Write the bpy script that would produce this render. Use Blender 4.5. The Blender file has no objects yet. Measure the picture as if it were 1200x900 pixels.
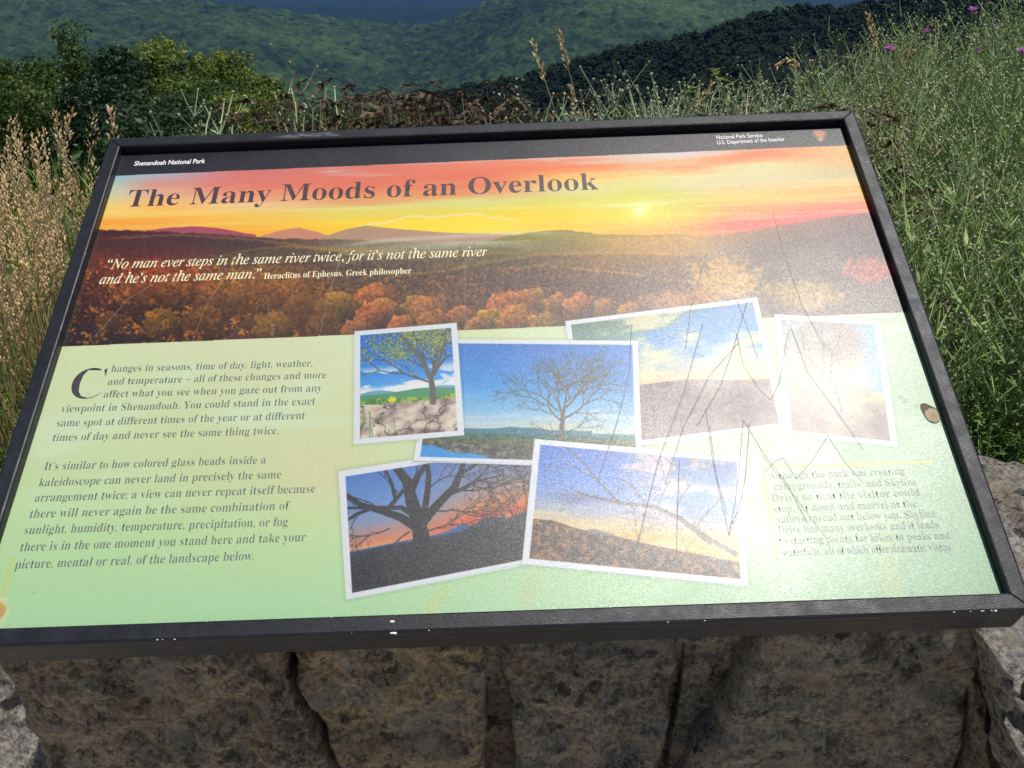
import bpy, bmesh, math, random
import numpy as np
from mathutils import Matrix, Vector

SC = bpy.context.scene
COL = SC.collection
R_ = math.radians

# ------------------------------------------------------------------ camera
FPX = 1126.5                      # focal length in pixels of the 1200x900 photograph
ASP, PH = 1.45306, 0.62           # panel aspect and visible height in metres
PW = ASP * PH
ZB = 0.95                         # height of the panel's lower edge
TILT = R_(30)
Bm = np.array([[1, 0, 0], [0, math.cos(TILT), -math.sin(TILT)], [0, math.sin(TILT), math.cos(TILT)]])


def homog(src, dst):
    A = []
    for (X, Y), (x, y) in zip(src, dst):
        A.append([X, Y, 1, 0, 0, 0, -x * X, -x * Y, -x])
        A.append([0, 0, 0, X, Y, 1, -y * X, -y * Y, -y])
    return np.linalg.svd(np.array(A, float))[2][-1].reshape(3, 3)


H0 = homog([(0, 1), (ASP, 1), (ASP, 0), (0, 0)], [(-455, -270), (385, -302), (572, 241), (-628, 283)])
_M = np.diag([1 / FPX, 1 / FPX, 1]) @ H0 @ np.diag([1 / PH, 1 / PH, 1])
_M = _M / np.linalg.norm(_M[:, 0])
if _M[2, 2] < 0:
    _M = -_M
_r1, _r2 = _M[:, 0], _M[:, 1] / np.linalg.norm(_M[:, 1])
_r2 = _r2 - _r1 * (_r1 @ _r2); _r2 /= np.linalg.norm(_r2)
Rm = np.c_[_r1, _r2, np.cross(_r1, _r2)]
CP = -Rm.T @ _M[:, 2]
CAM = Bm @ CP + np.array([0, 0, ZB])
CX, CY, CZ = (Bm @ Rm.T @ np.eye(3)).T          # camera x, y(down), z(forward) in world
cam_data = bpy.data.cameras.new('camera')
cam = bpy.data.objects.new('camera', cam_data)
COL.objects.link(cam)
cam.matrix_world = Matrix([[CX[0], -CY[0], -CZ[0], CAM[0]], [CX[1], -CY[1], -CZ[1], CAM[1]], [CX[2], -CY[2], -CZ[2], CAM[2]], [0, 0, 0, 1]])
cam_data.sensor_width = 36
cam_data.lens = FPX / 1200 * 36
cam_data.clip_start = 0.05
cam_data.clip_end = 40000
SC.camera = cam


def ray(px, py):
    d = CX * (px - 600) / FPX + CY * (py - 450) / FPX + CZ
    return d / np.linalg.norm(d)


def hit(px, py, axis, val):
    d = ray(px, py)
    return CAM + d * ((val - CAM[axis]) / d[axis])


def azel(px, py):
    d = ray(px, py)
    return math.atan2(d[0], d[1]), math.asin(d[2])


# ------------------------------------------------------------------ light
SUN = np.array([0.246, 0.012, 0.969]); SUN /= np.linalg.norm(SUN)
SUN_EL, SUN_AZ = math.asin(SUN[2]), math.atan2(SUN[0], SUN[1])
world = bpy.data.worlds.new("World")
SC.world = world
world.use_nodes = True
wn = world.node_tree
bg = wn.nodes['Background']
sky = wn.nodes.new('ShaderNodeTexSky')
sky.sky_type = 'NISHITA'
sky.sun_disc = False
sky.sun_elevation = SUN_EL
sky.sun_rotation = SUN_AZ
wn.links.new(sky.outputs[0], bg.inputs[0])
bg.inputs[1].default_value = 0.08
sl = bpy.data.lights.new('sun', 'SUN')
sl.energy = 4.6
sl.angle = R_(0.5)
sl.color = (1.0, 0.96, 0.9)
so = bpy.data.objects.new('sun', sl)
COL.objects.link(so)
so.rotation_euler = Vector(SUN).to_track_quat('Z', 'Y').to_euler()
SC.view_settings.view_transform = 'Standard'
SC.view_settings.look = 'None'
SC.view_settings.exposure = 0.0
SC.view_settings.gamma = 1.0
SC.cycles.use_denoising = True
SC.cycles.max_bounces = 6
SC.cycles.transparent_max_bounces = 4
SC.cycles.volume_bounces = 1
SC.cycles.caustics_reflective = False
SC.cycles.caustics_refractive = False

rng = random.Random(7)
nr = np.random.RandomState(11)

# ------------------------------------------------------------------ helpers


class MB:
    def __init__(s):
        s.v, s.f = [], []

    def quad(s, a, b, c, d):
        n = len(s.v); s.v += [a, b, c, d]; s.f.append((n, n + 1, n + 2, n + 3))

    def tri(s, a, b, c):
        n = len(s.v); s.v += [a, b, c]; s.f.append((n, n + 1, n + 2))

    def tube(s, pts, r0, r1, k=3, cap=False):
        n = len(pts); base = len(s.v)
        for i, p in enumerate(pts):
            a = pts[max(0, i - 1)]; b = pts[min(n - 1, i + 1)]
            d = Vector((b[0] - a[0], b[1] - a[1], b[2] - a[2]))
            if d.length < 1e-9:
                d = Vector((0, 0, 1))
            d.normalize()
            u = d.cross(Vector((0.31, 0.95, 0.05))); u.normalize(); w = d.cross(u)
            r = r0 + (r1 - r0) * i / max(1, n - 1)
            for j in range(k):
                t = 2 * math.pi * j / k
                q = u * (math.cos(t) * r) + w * (math.sin(t) * r)
                s.v.append((p[0] + q[0], p[1] + q[1], p[2] + q[2]))
        for i in range(n - 1):
            for j in range(k):
                a = base + i * k + j; b = base + i * k + (j + 1) % k
                s.f.append((a, b, b + k, a + k))
        if cap:
            s.f.append(tuple(base + j for j in range(k))[::-1])
            s.f.append(tuple(base + (n - 1) * k + j for j in range(k)))

    def gem(s, c, d, L, r, k=4):
        """pointed oval along direction d"""
        d = Vector(d).normalized(); u = d.cross(Vector((0.3, 0.9, 0.2))).normalized(); w = d.cross(u)
        c = Vector(c); n = len(s.v)
        s.v.append(tuple(c)); 
        for j in range(k):
            t = 2 * math.pi * j / k
            s.v.append(tuple(c + d * (L * .42) + u * math.cos(t) * r + w * math.sin(t) * r))
        s.v.append(tuple(c + d * L))
        for j in range(k):
            a, b = n + 1 + j, n + 1 + (j + 1) % k
            s.f.append((n, b, a)); s.f.append((n + k + 1, a, b))

    def leaf(s, c, d, up, L, w, fold=0.0):
        d = Vector(d).normalized(); side = d.cross(Vector(up))
        if side.length < 1e-4:
            side = Vector((1, 0, 0))
        side.normalize(); c = Vector(c); nrm = side.cross(d)
        m = c + d * (L * .45) - nrm * fold * L
        n = len(s.v)
        s.v += [tuple(c), tuple(m + side * w / 2), tuple(c + d * L - nrm * fold * L * 2.2), tuple(m - side * w / 2)]
        s.f.append((n, n + 1, n + 2, n + 3))

    def box(s, lo, hi):
        n = len(s.v)
        for z in (lo[2], hi[2]):
            for y in (lo[1], hi[1]):
                for x in (lo[0], hi[0]):
                    s.v.append((x, y, z))
        for f in ((0, 2, 3, 1), (4, 5, 7, 6), (0, 1, 5, 4), (2, 6, 7, 3), (0, 4, 6, 2), (1, 3, 7, 5)):
            s.f.append(tuple(n + i for i in f))

    def mesh(s, name, smooth=False):
        me = bpy.data.meshes.new(name)
        me.from_pydata(s.v, [], s.f)
        if smooth:
            me.shade_smooth()
        return me

    def build(s, name, mat, parent=None, smooth=False):
        return obj(name, s.mesh(name, smooth), mat, parent)


def np_mesh(name, V, F, smooth=False):
    """V (n,3), F (m,k)"""
    me = bpy.data.meshes.new(name)
    V = np.ascontiguousarray(V, np.float32); F = np.ascontiguousarray(F, np.int32)
    m, k = F.shape
    me.vertices.add(len(V)); me.vertices.foreach_set('co', V.ravel())
    me.loops.add(m * k); me.loops.foreach_set('vertex_index', F.ravel())
    me.polygons.add(m); me.polygons.foreach_set('loop_start', np.arange(0, m * k, k, dtype=np.int32))
    me.polygons.foreach_set('loop_total', np.full(m, k, np.int32))
    me.update(calc_edges=True)
    if smooth:
        me.shade_smooth()
    return me


def obj(name, me, mat=None, parent=None):
    o = bpy.data.objects.new(name, me); COL.objects.link(o)
    if mat is not None and len(me.materials) == 0:
        me.materials.append(mat)
    if parent is not None:
        o.parent = parent
    return o


def tag(o, label=None, cat=None, group=None, kind=None):
    for k, v in (('label', label), ('category', cat), ('group', group), ('kind', kind)):
        if v:
            o[k] = v
    return o


def empty(name, loc=(0, 0, 0), rz=0, **kw):
    o = bpy.data.objects.new(name, None); COL.objects.link(o)
    o.location = loc; o.rotation_euler = (0, 0, rz)
    return tag(o, **kw)


def copy_tree(o, parent=None):
    c = o.copy(); COL.objects.link(c); c.parent = parent
    for ch in list(o.children):
        copy_tree(ch, c)
    return c


class NT:
    """small node helper"""

    def __init__(s, name):
        s.m = bpy.data.materials.new(name); s.m.use_nodes = True
        s.t = s.m.node_tree; s.b = s.t.nodes['Principled BSDF']; s.out = s.t.nodes['Material Output']

    def n(s, typ, **kw):
        x = s.t.nodes.new('ShaderNode' + typ)
        for k, v in kw.items():
            if k in x.inputs.keys():
                x.inputs[k].default_value = v
            else:
                setattr(x, k, v)
        return x

    def l(s, a, b):
        s.t.links.new(a, b)

    def coord(s, kind='Object'):
        return s.n('TexCoord').outputs[kind]

    def noise(s, scale, detail=4, rough=0.55, vec=None, out='Fac', dist=0.0):
        x = s.n('TexNoise'); x.inputs['Scale'].default_value = scale; x.inputs['Detail'].default_value = detail
        x.inputs['Roughness'].default_value = rough; x.inputs['Distortion'].default_value = dist
        if vec is not None:
            s.l(vec, x.inputs['Vector'])
        return x.outputs[out]

    def ramp(s, fac, stops, interp='LINEAR'):
        x = s.n('ValToRGB'); cr = x.color_ramp; cr.interpolation = interp
        while len(cr.elements) > 1:
            cr.elements.remove(cr.elements[-1])
        cr.elements[0].position = stops[0][0]; cr.elements[0].color = (*stops[0][1], 1)
        for p, c in stops[1:]:
            e = cr.elements.new(p); e.color = (*c, 1)
        s.l(fac, x.inputs[0])
        return x.outputs[0]

    def math(s, op, a, b=None, clamp=False):
        x = s.n('Math'); x.operation = op; x.use_clamp = clamp
        for i, q in enumerate((a, b)):
            if q is None:
                continue
            if isinstance(q, (int, float)):
                x.inputs[i].default_value = q
            else:
                s.l(q, x.inputs[i])
        return x.outputs[0]

    def mix(s, fac, a, b, blend='MIX'):
        x = s.n('MixRGB'); x.blend_type = blend
        for i, q in enumerate((fac, a, b)):
            if isinstance(q, (int, float)):
                x.inputs[i].default_value = q
            elif isinstance(q, tuple):
                x.inputs[i].default_value = (*q, 1)
            else:
                s.l(q, x.inputs[i])
        return x.outputs[0]

    def bump(s, h, strength=0.5, dist=0.01, normal=None):
        x = s.n('Bump'); x.inputs['Strength'].default_value = strength; x.inputs['Distance'].default_value = dist
        s.l(h, x.inputs['Height'])
        if normal is not None:
            s.l(normal, x.inputs['Normal'])
        return x.outputs[0]


def leaf_mat(name, cols, scale=30, rough=0.55, trans=0.3, spec=0.3):
    """foliage: colour varies from plant to plant and along each plant"""
    t = NT(name)
    pos = t.n('NewGeometry').outputs['Position']
    f = t.noise(scale, 3, 0.7, pos)
    n = len(cols)
    c = t.ramp(f, [(0.3 + 0.4 * i / (n - 1), c) for i, c in enumerate(cols)])
    rnd = t.n('ObjectInfo').outputs['Random']
    c = t.mix(1.0, c, t.ramp(rnd, [(0, (0.8, 0.8, 0.8)), (1, (1.2, 1.15, 1.0))]), 'MULTIPLY')
    t.l(c, t.b.inputs['Base Color'])
    t.b.inputs['Roughness'].default_value = rough
    t.b.inputs['Specular IOR Level'].default_value = spec
    if trans > 0:
        tr = t.n('BsdfTranslucent'); t.l(c, tr.inputs[0])
        mx = t.n('MixShader'); mx.inputs[0].default_value = trans
        t.l(t.b.outputs[0], mx.inputs[1]); t.l(tr.outputs[0], mx.inputs[2])
        t.l(mx.outputs[0], t.out.inputs[0])
    return t.m


def plain(name, col, rough=0.6, spec=0.4, var=0.25, scale=40, bump=0.0, bscale=200, metal=0.0):
    t = NT(name)
    f = t.noise(scale, 4, 0.6, t.coord())
    c = t.ramp(f, [(0.3, tuple(x * (1 - var) for x in col)), (0.7, tuple(min(1, x * (1 + var)) for x in col))])
    t.l(c, t.b.inputs['Base Color'])
    t.b.inputs['Roughness'].default_value = rough
    t.b.inputs['Specular IOR Level'].default_value = spec
    t.b.inputs['Metallic'].default_value = metal
    if bump:
        t.l(t.bump(t.noise(bscale, 3, 0.6, t.coord()), bump, 0.001), t.b.inputs['Normal'])
    return t.m


# numpy noise ---------------------------------------------------------------
_TAB = np.random.RandomState(5).rand(256, 256).astype(np.float32)


def vn(x, y, seed=0):
    x = x + seed * 17.3; y = y + seed * 9.7
    xi = np.floor(x).astype(np.int32); yi = np.floor(y).astype(np.int32)
    fx = (x - xi).astype(np.float32); fy = (y - yi).astype(np.float32)
    fx = fx * fx * (3 - 2 * fx); fy = fy * fy * (3 - 2 * fy)
    x0 = xi & 255; x1 = (xi + 1) & 255; y0 = yi & 255; y1 = (yi + 1) & 255
    return (_TAB[y0, x0] * (1 - fx) + _TAB[y0, x1] * fx) * (1 - fy) + (_TAB[y1, x0] * (1 - fx) + _TAB[y1, x1] * fx) * fy


def fbm(x, y, octs=4, seed=0, gain=0.5):
    s = 0; a = 1.0; t = 0
    for i in range(octs):
        s = s + a * vn(x * 2 ** i, y * 2 ** i, seed + i * 3); t += a; a *= gain
    return s / t


def worley(x, y, seed=0):
    """domes: 1 at the middle of a cell, 0 at its edge"""
    xi = np.floor(x).astype(np.int32); yi = np.floor(y).astype(np.int32)
    best = np.full(x.shape, 9.0, np.float32)
    for dx in (-1, 0, 1):
        for dy in (-1, 0, 1):
            cx = xi + dx; cy = yi + dy
            jx = _TAB[(cy + seed * 7) & 255, cx & 255]; jy = _TAB[(cx + 91 + seed) & 255, (cy + 37) & 255]
            d = (cx + jx - x) ** 2 + (cy + jy - y) ** 2
            best = np.minimum(best, d)
    return np.sqrt(best)

# ------------------------------------------------------------------ the printed artwork of the panel
TW, TH = 1680, 1156
HI = np.linalg.inv(H0)


def q(px, py):
    """photo point -> panel coordinates (u 0..ASP, v 0..1)"""
    x = np.asarray(px, float) - 600; y = np.asarray(py, float) - 450
    w = HI[2, 0] * x + HI[2, 1] * y + HI[2, 2]
    return (HI[0, 0] * x + HI[0, 1] * y + HI[0, 2]) / w, (HI[1, 0] * x + HI[1, 1] * y + HI[1, 2]) / w


def tx(px, py):
    u, v = q(px, py)
    return u / ASP * TW, (1 - v) * TH


C8 = lambda *c: np.array(c, np.float32) / 255


def lerp(a, b, m):
    m = np.asarray(m)[..., None]
    return a * (1 - m) + b * m


def sm(e0, e1, x):
    t = np.clip((x - e0) / (e1 - e0), 0, 1)
    return t * t * (3 - 2 * t)


def gridcol(cols, X, T):
    """cols: list of (x, [(t, rgb)...]) -> colour field"""
    xs = [c[0] for c in cols]; out = []
    for x, st in cols:
        ts = [s[0] for s in st]
        out.append(np.stack([np.interp(T, ts, [s[1][k] / 255 for s in st]) for k in range(3)], -1).astype(np.float32))
    res = out[0].copy()
    for i in range(len(xs) - 1):
        m = sm(xs[i], xs[i + 1], X)
        res = lerp(res, out[i + 1], m)
    return res


def stroke(img, pts, w0, w1, col, alpha=1.0):
    """anti-aliased tapering polyline, points in texture pixels"""
    n = len(pts) - 1
    for i in range(n):
        (x0, y0), (x1, y1) = pts[i], pts[i + 1]
        ra = (w0 + (w1 - w0) * i / n) / 2; rb = (w0 + (w1 - w0) * (i + 1) / n) / 2
        r = max(ra, rb) + 1.5
        a = int(max(0, min(x0, x1) - r)); b = int(min(img.shape[1], max(x0, x1) + r + 1))
        c = int(max(0, min(y0, y1) - r)); d = int(min(img.shape[0], max(y0, y1) + r + 1))
        if a >= b or c >= d:
            continue
        yy, xx = np.mgrid[c:d, a:b]
        dx, dy = x1 - x0, y1 - y0; L = dx * dx + dy * dy + 1e-9
        t = np.clip(((xx - x0) * dx + (yy - y0) * dy) / L, 0, 1)
        dist = np.hypot(xx - x0 - t * dx, yy - y0 - t * dy)
        rr = ra + (rb - ra) * t
        al = np.clip(rr + 0.5 - dist, 0, 1) * np.clip(rr * 2, 0.0, 1) * alpha
        if img.ndim == 3:
            img[c:d, a:b] = lerp(img[c:d, a:b], np.array(col, np.float32), al)
        else:
            img[c:d, a:b] = np.maximum(img[c:d, a:b], al * col)


def branches(p, ang, L, w, depth, rs, out, spread=0.5, up=0.05, wig=0.12):
    """recursive bare tree in local unit coordinates (x right, y down)"""
    pts = [p]; x, y = p; a = ang; k = 4
    for i in range(k):
        a += rs.uniform(-wig, wig) + up * (-math.pi / 2 - a) * 0.3
        x += math.cos(a) * L / k; y += math.sin(a) * L / k
        pts.append((x, y))
    out.append((pts, w, w * 0.68, depth))
    if depth == 0:
        return
    nb = 2 if rs.random() < 0.5 else 3
    for j in range(nb):
        da = (j - (nb - 1) / 2) * spread * 2 / max(1, nb - 1) + rs.uniform(-.2, .2)
        branches(pts[-1], a + da, L * rs.uniform(.62, .88), w * (0.66 if nb > 2 else .72), depth - 1, rs, out, spread, up, wig * 1.15)
    if depth > 1 and rs.random() < .7:
        m = pts[2]
        branches(m, a + rs.choice((-1, 1)) * rs.uniform(.5, .9), L * .6, w * .5, depth - 2, rs, out, spread, up, wig * 1.2)


def make_art():
    ty, txx = np.mgrid[0:TH, 0:TW].astype(np.float32)
    U = (txx + .5) / TW * ASP; V = 1 - (ty + .5) / TH
    w = H0[2, 0] * U + H0[2, 1] * V + H0[2, 2]
    X = ((H0[0, 0] * U + H0[0, 1] * V + H0[0, 2]) / w + 600).astype(np.float32)
    Y = ((H0[1, 0] * U + H0[1, 1] * V + H0[1, 2]) / w + 450).astype(np.float32)
    # green lower field
    img = gridcol([(0, [(0, (213, 226, 178)), (.35, (205, 222, 172)), (.62, (190, 220, 162)), (1, (172, 216, 162))]),
                   (350, [(0, (214, 222, 178)), (.5, (202, 214, 160)), (.7, (190, 218, 158)), (1, (170, 214, 162))]),
                   (620, [(0, (206, 218, 168)), (.5, (186, 206, 160)), (1, (168, 212, 164))]),
                   (1100, [(0, (166, 194, 160)), (.6, (146, 184, 146)), (1, (134, 178, 138))])], X, (Y - 390) / 330)
    img = lerp(img, C8(216, 208, 160), 0.5 * np.exp(-(((X - 380) / 55) ** 2 + ((Y - 555) / 45) ** 2)))
    img = lerp(img, C8(208, 232, 196), 0.5 * sm(.5, .75, fbm(U * 6, V * 20, 3, 9)) * sm(.1, .3, V))
    # header band
    hb = np.interp(U, [0.002, 1.4521], [0.9345, 0.9425])
    hdr = V > hb
    # sunset picture
    ptop = np.interp(X, [138, 992], [206, 170]); pbot = np.interp(U, [0, ASP], [0.5035, 0.5105])
    hor = np.interp(X, [110, 200, 400, 520, 600, 750, 870, 1020], [268, 271, 281, 277, 272, 270, 266, 249])
    wob = (fbm(U * 5, V * 60, 4, 2) - .5)
    T = (Y - ptop) / (hor - ptop) + wob * .16
    sky_ = gridcol([
        (120, [(0, (150, 196, 208)), (.3, (206, 214, 180)), (.6, (250, 214, 126)), (1, (252, 158, 48))]),
        (190, [(0, (170, 185, 200)), (.18, (214, 150, 140)), (.45, (240, 190, 130)), (.7, (252, 196, 90)), (1, (246, 150, 60))]),
        (290, [(0, (206, 120, 120)), (.3, (226, 130, 104)), (.5, (236, 200, 150)), (.75, (240, 196, 90)), (1, (250, 176, 60))]),
        (420, [(0, (214, 124, 110)), (.25, (222, 122, 96)), (.45, (228, 150, 104)), (.6, (222, 214, 130)), (.8, (246, 204, 30)), (1, (240, 200, 60))]),
        (560, [(0, (224, 130, 96)), (.25, (222, 112, 80)), (.42, (226, 150, 96)), (.56, (216, 216, 132)), (.76, (242, 206, 10)), (1, (238, 214, 60))]),
        (680, [(0, (226, 150, 108)), (.16, (232, 118, 60)), (.28, (240, 200, 90)), (.42, (220, 214, 150)), (.62, (214, 208, 70)), (.8, (240, 206, 0)), (1, (240, 196, 30))]),
        (790, [(0, (206, 190, 180)), (.12, (226, 176, 120)), (.2, (232, 128, 50)), (.3, (226, 214, 150)), (.5, (206, 200, 150)), (.66, (196, 190, 40)), (.85, (232, 196, 30)), (1, (240, 150, 50))]),
        (880, [(0, (226, 108, 46)), (.14, (232, 120, 46)), (.24, (214, 206, 140)), (.45, (206, 190, 140)), (.65, (232, 166, 30)), (.82, (240, 130, 36)), (1, (226, 80, 70))]),
        (1000, [(0, (214, 176, 110)), (.2, (220, 170, 96)), (.45, (190, 176, 130)), (.65, (232, 160, 40)), (.85, (230, 100, 50)), (1, (214, 70, 76))])], X, T)
    # cloud wisps
    wis = sm(.56, .75, fbm(U * 4 + V * 3, V * 42, 5, 21)) * sm(.45, .05, T)
    sky_ = lerp(sky_, C8(222, 214, 216), wis * .55)
    st = sm(.52, .7, fbm(U * 3, V * 70, 4, 31)) * sm(.3, .6, T) * .3
    sky_ = lerp(sky_, C8(250, 232, 150), st)
    # bright cloud edge line
    cl = np.interp(X, [400, 440, 480, 540, 590, 612], [270, 262, 255, 252, 254, 262]) + (fbm(X / 14, Y * 0, 2, 3) - .5) * 5
    m = np.exp(-((Y - cl) / 1.3) ** 2) * sm(400, 430, X) * sm(618, 600, X)
    sky_ = lerp(sky_, C8(238, 236, 214), m * .7)
    sky_ = lerp(sky_, C8(246, 222, 60), sm(0, 6, Y - cl) * sm(400, 430, X) * sm(620, 590, X) * .55)
    dsun = np.hypot((X - 751) / 1.0, (Y - 246) / .8)
    sky_ = lerp(sky_, C8(214, 214, 40), np.exp(-(dsun / 42) ** 2) * .6)
    sky_ = lerp(sky_, C8(240, 240, 226), np.exp(-((X - 745) / 48) ** 2 - ((Y - 240 + (X - 745) * .05) / 1.9) ** 2) * .8)
    sky_ = lerp(sky_, C8(246, 246, 236), np.exp(-(dsun / (8.5 + 7 * (fbm(X / 4, Y / 4, 3, 77) - .5))) ** 2))
    sky_ = lerp(sky_, C8(246, 240, 120), .5 * np.exp(-((X - 751) / 26) ** 2 - ((Y - 247) / 11) ** 2))
    pic = sky_

    def ridge(pic, xs, ys, col, soft=1.2, rough=2.0, fade=None, sc=9):
        r = np.interp(X, xs, ys, left=999, right=999) + (fbm(X / sc, Y * 0 + xs[0], 4, 4) - .5) * rough
        m = sm(0, soft, Y - r)
        if fade is not None:
            m = m * fade
        return lerp(pic, col, m)
    pic = ridge(pic, [172, 200, 225, 250, 280, 300], [270, 266, 264.5, 266, 271, 275], C8(160, 78, 92), rough=1)
    pic = ridge(pic, [306, 330, 350, 372, 390], [276, 269, 266, 271, 278], C8(196, 138, 112), rough=1)
    pic = ridge(pic, [378, 410, 430, 470, 520, 600], [277, 267, 264, 268, 272, 274], C8(176, 142, 116), rough=1)
    pic = ridge(pic, [560, 590, 620, 650, 665, 700, 760, 800, 830], [286, 277, 272, 269, 269, 274, 275, 273, 280], C8(128, 122, 50), rough=2)
    # main land, from glowing middle to dark sides
    land = gridcol([
        (80, [(0, (64, 30, 34)), (.25, (104, 40, 26)), (.5, (70, 32, 26)), (1, (34, 22, 26))]),
        (190, [(0, (66, 34, 44)), (.22, (92, 40, 36)), (.4, (150, 66, 26)), (.65, (74, 40, 26)), (1, (46, 30, 26))]),
        (300, [(0, (70, 46, 48)), (.2, (84, 66, 54)), (.42, (140, 84, 30)), (.7, (104, 62, 26)), (1, (66, 38, 26))]),
        (430, [(0, (120, 104, 80)), (.12, (150, 140, 112)), (.3, (86, 70, 54)), (.55, (96, 66, 44)), (1, (84, 46, 26))]),
        (560, [(0, (168, 160, 120)), (.08, (176, 176, 150)), (.2, (104, 96, 60)), (.5, (90, 64, 48)), (.75, (90, 58, 46)), (1, (120, 62, 34))]),
        (680, [(0, (150, 140, 44)), (.15, (112, 104, 54)), (.35, (128, 100, 44)), (.55, (84, 60, 48)), (1, (100, 56, 38))]),
        (790, [(0, (196, 146, 40)), (.2, (150, 116, 48)), (.45, (96, 70, 50)), (1, (84, 60, 50))]),
        (900, [(0, (150, 92, 60)), (.2, (96, 74, 66)), (.6, (84, 66, 56)), (1, (96, 74, 60))]),
        (1040, [(0, (96, 62, 70)), (.4, (84, 66, 66)), (1, (90, 76, 70))])], X,
        (Y - hor) / (np.interp(X, [80, 1055], [402, 368]) - hor) + (fbm(U * 9, V * 30, 4, 55) - .5) * .16)
    lr = np.interp(X, [80, 118, 180, 260, 330, 400, 470, 560, 640, 700, 770, 830, 870, 920, 970, 1030], [267, 268, 270, 274, 279, 279, 282, 282, 280, 279, 276, 276, 270, 262, 254, 247])
    lr = lr + (fbm(X / 6, Y * 0, 3, 8) - .5) * 3
    pic = lerp(pic, land, sm(0, 2.2, Y - lr))
    # mist band
    mist = np.exp(-((Y - np.interp(X, [380, 460, 620, 700], [290, 281, 272, 276])) / 2.6) ** 2) * sm(380, 440, X) * sm(700, 600, X)
    pic = lerp(pic, C8(206, 206, 190), mist * (.5 + .5 * fbm(U * 30, V * 200, 3, 12)) * .75)
    # far hill folds
    for xs, ys, c, f in (([100, 200, 300, 400, 500], [282, 276, 282, 296, 306], (60, 40, 46), .5), ([250, 330, 420, 520, 640], [300, 290, 294, 300, 296], (92, 78, 50), .45),
                         ([420, 520, 620, 720, 830], [330, 318, 300, 296, 300], (78, 54, 40), .7), ([560, 640, 740, 860, 960], [318, 312, 322, 340, 350], (86, 60, 58), .6)):
        pic = ridge(pic, xs, ys, C8(*c), 3, 5, fade=f * np.exp(-np.clip(Y - np.interp(X, xs, ys), 0, 99) / 22))
        pic = lerp(pic, C8(186, 140, 50), np.exp(-((Y - np.interp(X, xs, ys) + 1 + 4 * (fbm(X / 5, Y / 5, 3, 2) - .5)) / 1.4) ** 2) * .35 * sm(xs[0], xs[0] + 60, X) * sm(xs[-1], xs[-1] - 60, X))
    # leafy grain
    g1 = fbm(X / 2.6, Y / 2.2, 4, 61); g2 = fbm(X / 9, Y / 7, 3, 62)
    low = sm(285, 330, Y)
    pic = pic * (1 + ((g1 - .5) * (0.3 + 1.0 * low) * sm(0, 4, Y - lr))[..., None])
    gold = sm(.56, .74, g1 * .5 + g2 * .5 + .04 * np.exp(-((X - 230) / 120) ** 2)) * low * sm(720, 600, X)
    pic = lerp(pic, C8(206, 136, 44), gold * (.4 + .3 * sm(420, 300, X)))
    rs = random.Random(3)
    # autumn crowns along the bottom
    crowns = [(300, 345, 34), (345, 350, 30), (395, 362, 26), (435, 372, 22), (380, 385, 22), (452, 366, 21), (420, 388, 20), (490, 362, 20), (508, 380, 22), (470, 384, 18), (442, 352, 27), (503, 366, 25), (360, 366, 30), (606, 362, 29),
              (540, 372, 17), (560, 385, 16), (592, 362, 24), (625, 356, 24), (606, 378, 26), (652, 358, 18), (680, 360, 20), (712, 362, 16), (740, 366, 16), (640, 382, 22), (575, 372, 16),
              (255, 352, 30), (210, 340, 30), (160, 350, 26), (240, 380, 26), (320, 384, 24), (190, 380, 22), (130, 380, 20)]
    for cx, cy, r in sorted(crowns, key=lambda c: c[1]):
        right = cx > 380
        hue = np.array([rs.uniform(.54, .66), rs.uniform(.36, .42), rs.uniform(.17, .22)]) if right else np.array([.5, .32, .14])
        if rs.random() < .2:
            hue = np.array([.62, .46, .15])
        u0, v0 = tx(cx, cy); rr = r * 1.75
        a, b, c, d = int(max(0, u0 - rr * 1.4)), int(min(TW, u0 + rr * 1.4)), int(max(0, v0 - rr * 1.4)), int(min(TH, v0 + rr * 1.4))
        xx, yy = X[c:d, a:b], Y[c:d, a:b]
        e = (fbm(xx / 6, yy / 6, 4, int(cx)) - .5)
        dd = np.hypot((xx - cx) / r, (yy - cy) / (r * .8)) + e * .7
        m = sm(1.02, .93, dd) * (.95 if right else .45)
        shade = np.clip(1.0 - .75 * (yy - cy + r * .55) / (r * 1.4) - .25 * (xx - cx) / r, .25, 1.25) * (0.35 + 1.35 * fbm(xx / 3.0, yy / 3.0, 5, int(cy), .7))
        pic[c:d, a:b] = lerp(pic[c:d, a:b], (hue * shade[..., None]).astype(np.float32), m)
    pic = lerp(pic, C8(226, 160, 56), .42 * np.exp(-((X - 745) / 85) ** 2 - ((Y - 286) / 26) ** 2) * (Y > 262))
    for cx, cy, rx, ry, c in ((850, 328, 48, 30, (196, 150, 60)), (1018, 316, 40, 17, (176, 92, 84)), (945, 345, 50, 20, (170, 140, 80)), (800, 352, 60, 14, (170, 120, 70))):
        m = sm(1.1, .5, np.hypot((X - cx) / rx, (Y - cy) / ry) + (fbm(X / 5, Y / 5, 4, 3) - .5) * 1.1)
        pic = lerp(pic, C8(*c) * (0.5 + .9 * g1)[..., None], m * .8)
    # sun rays
    for a_, wd in ((.55, .05), (.85, .04), (1.2, .05), (2.2, .04)):
        an = np.arctan2(Y - 246, X - 751); m = np.exp(-((an - a_) / wd) ** 2) * sm(10, 40, dsun) * sm(170, 60, dsun) * (Y > 270)
        pic = lerp(pic, C8(236, 170, 70), m * .22)
    inpic = (V < hb) & (V > pbot)
    g_ = pic.mean(-1, keepdims=True); pic = np.clip(g_ + (pic - g_) * 1.14, 0, 1)
    img = np.where(inpic[..., None], pic, img)
    img = np.where(hdr[..., None], C8(26, 27, 38), img)
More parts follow.
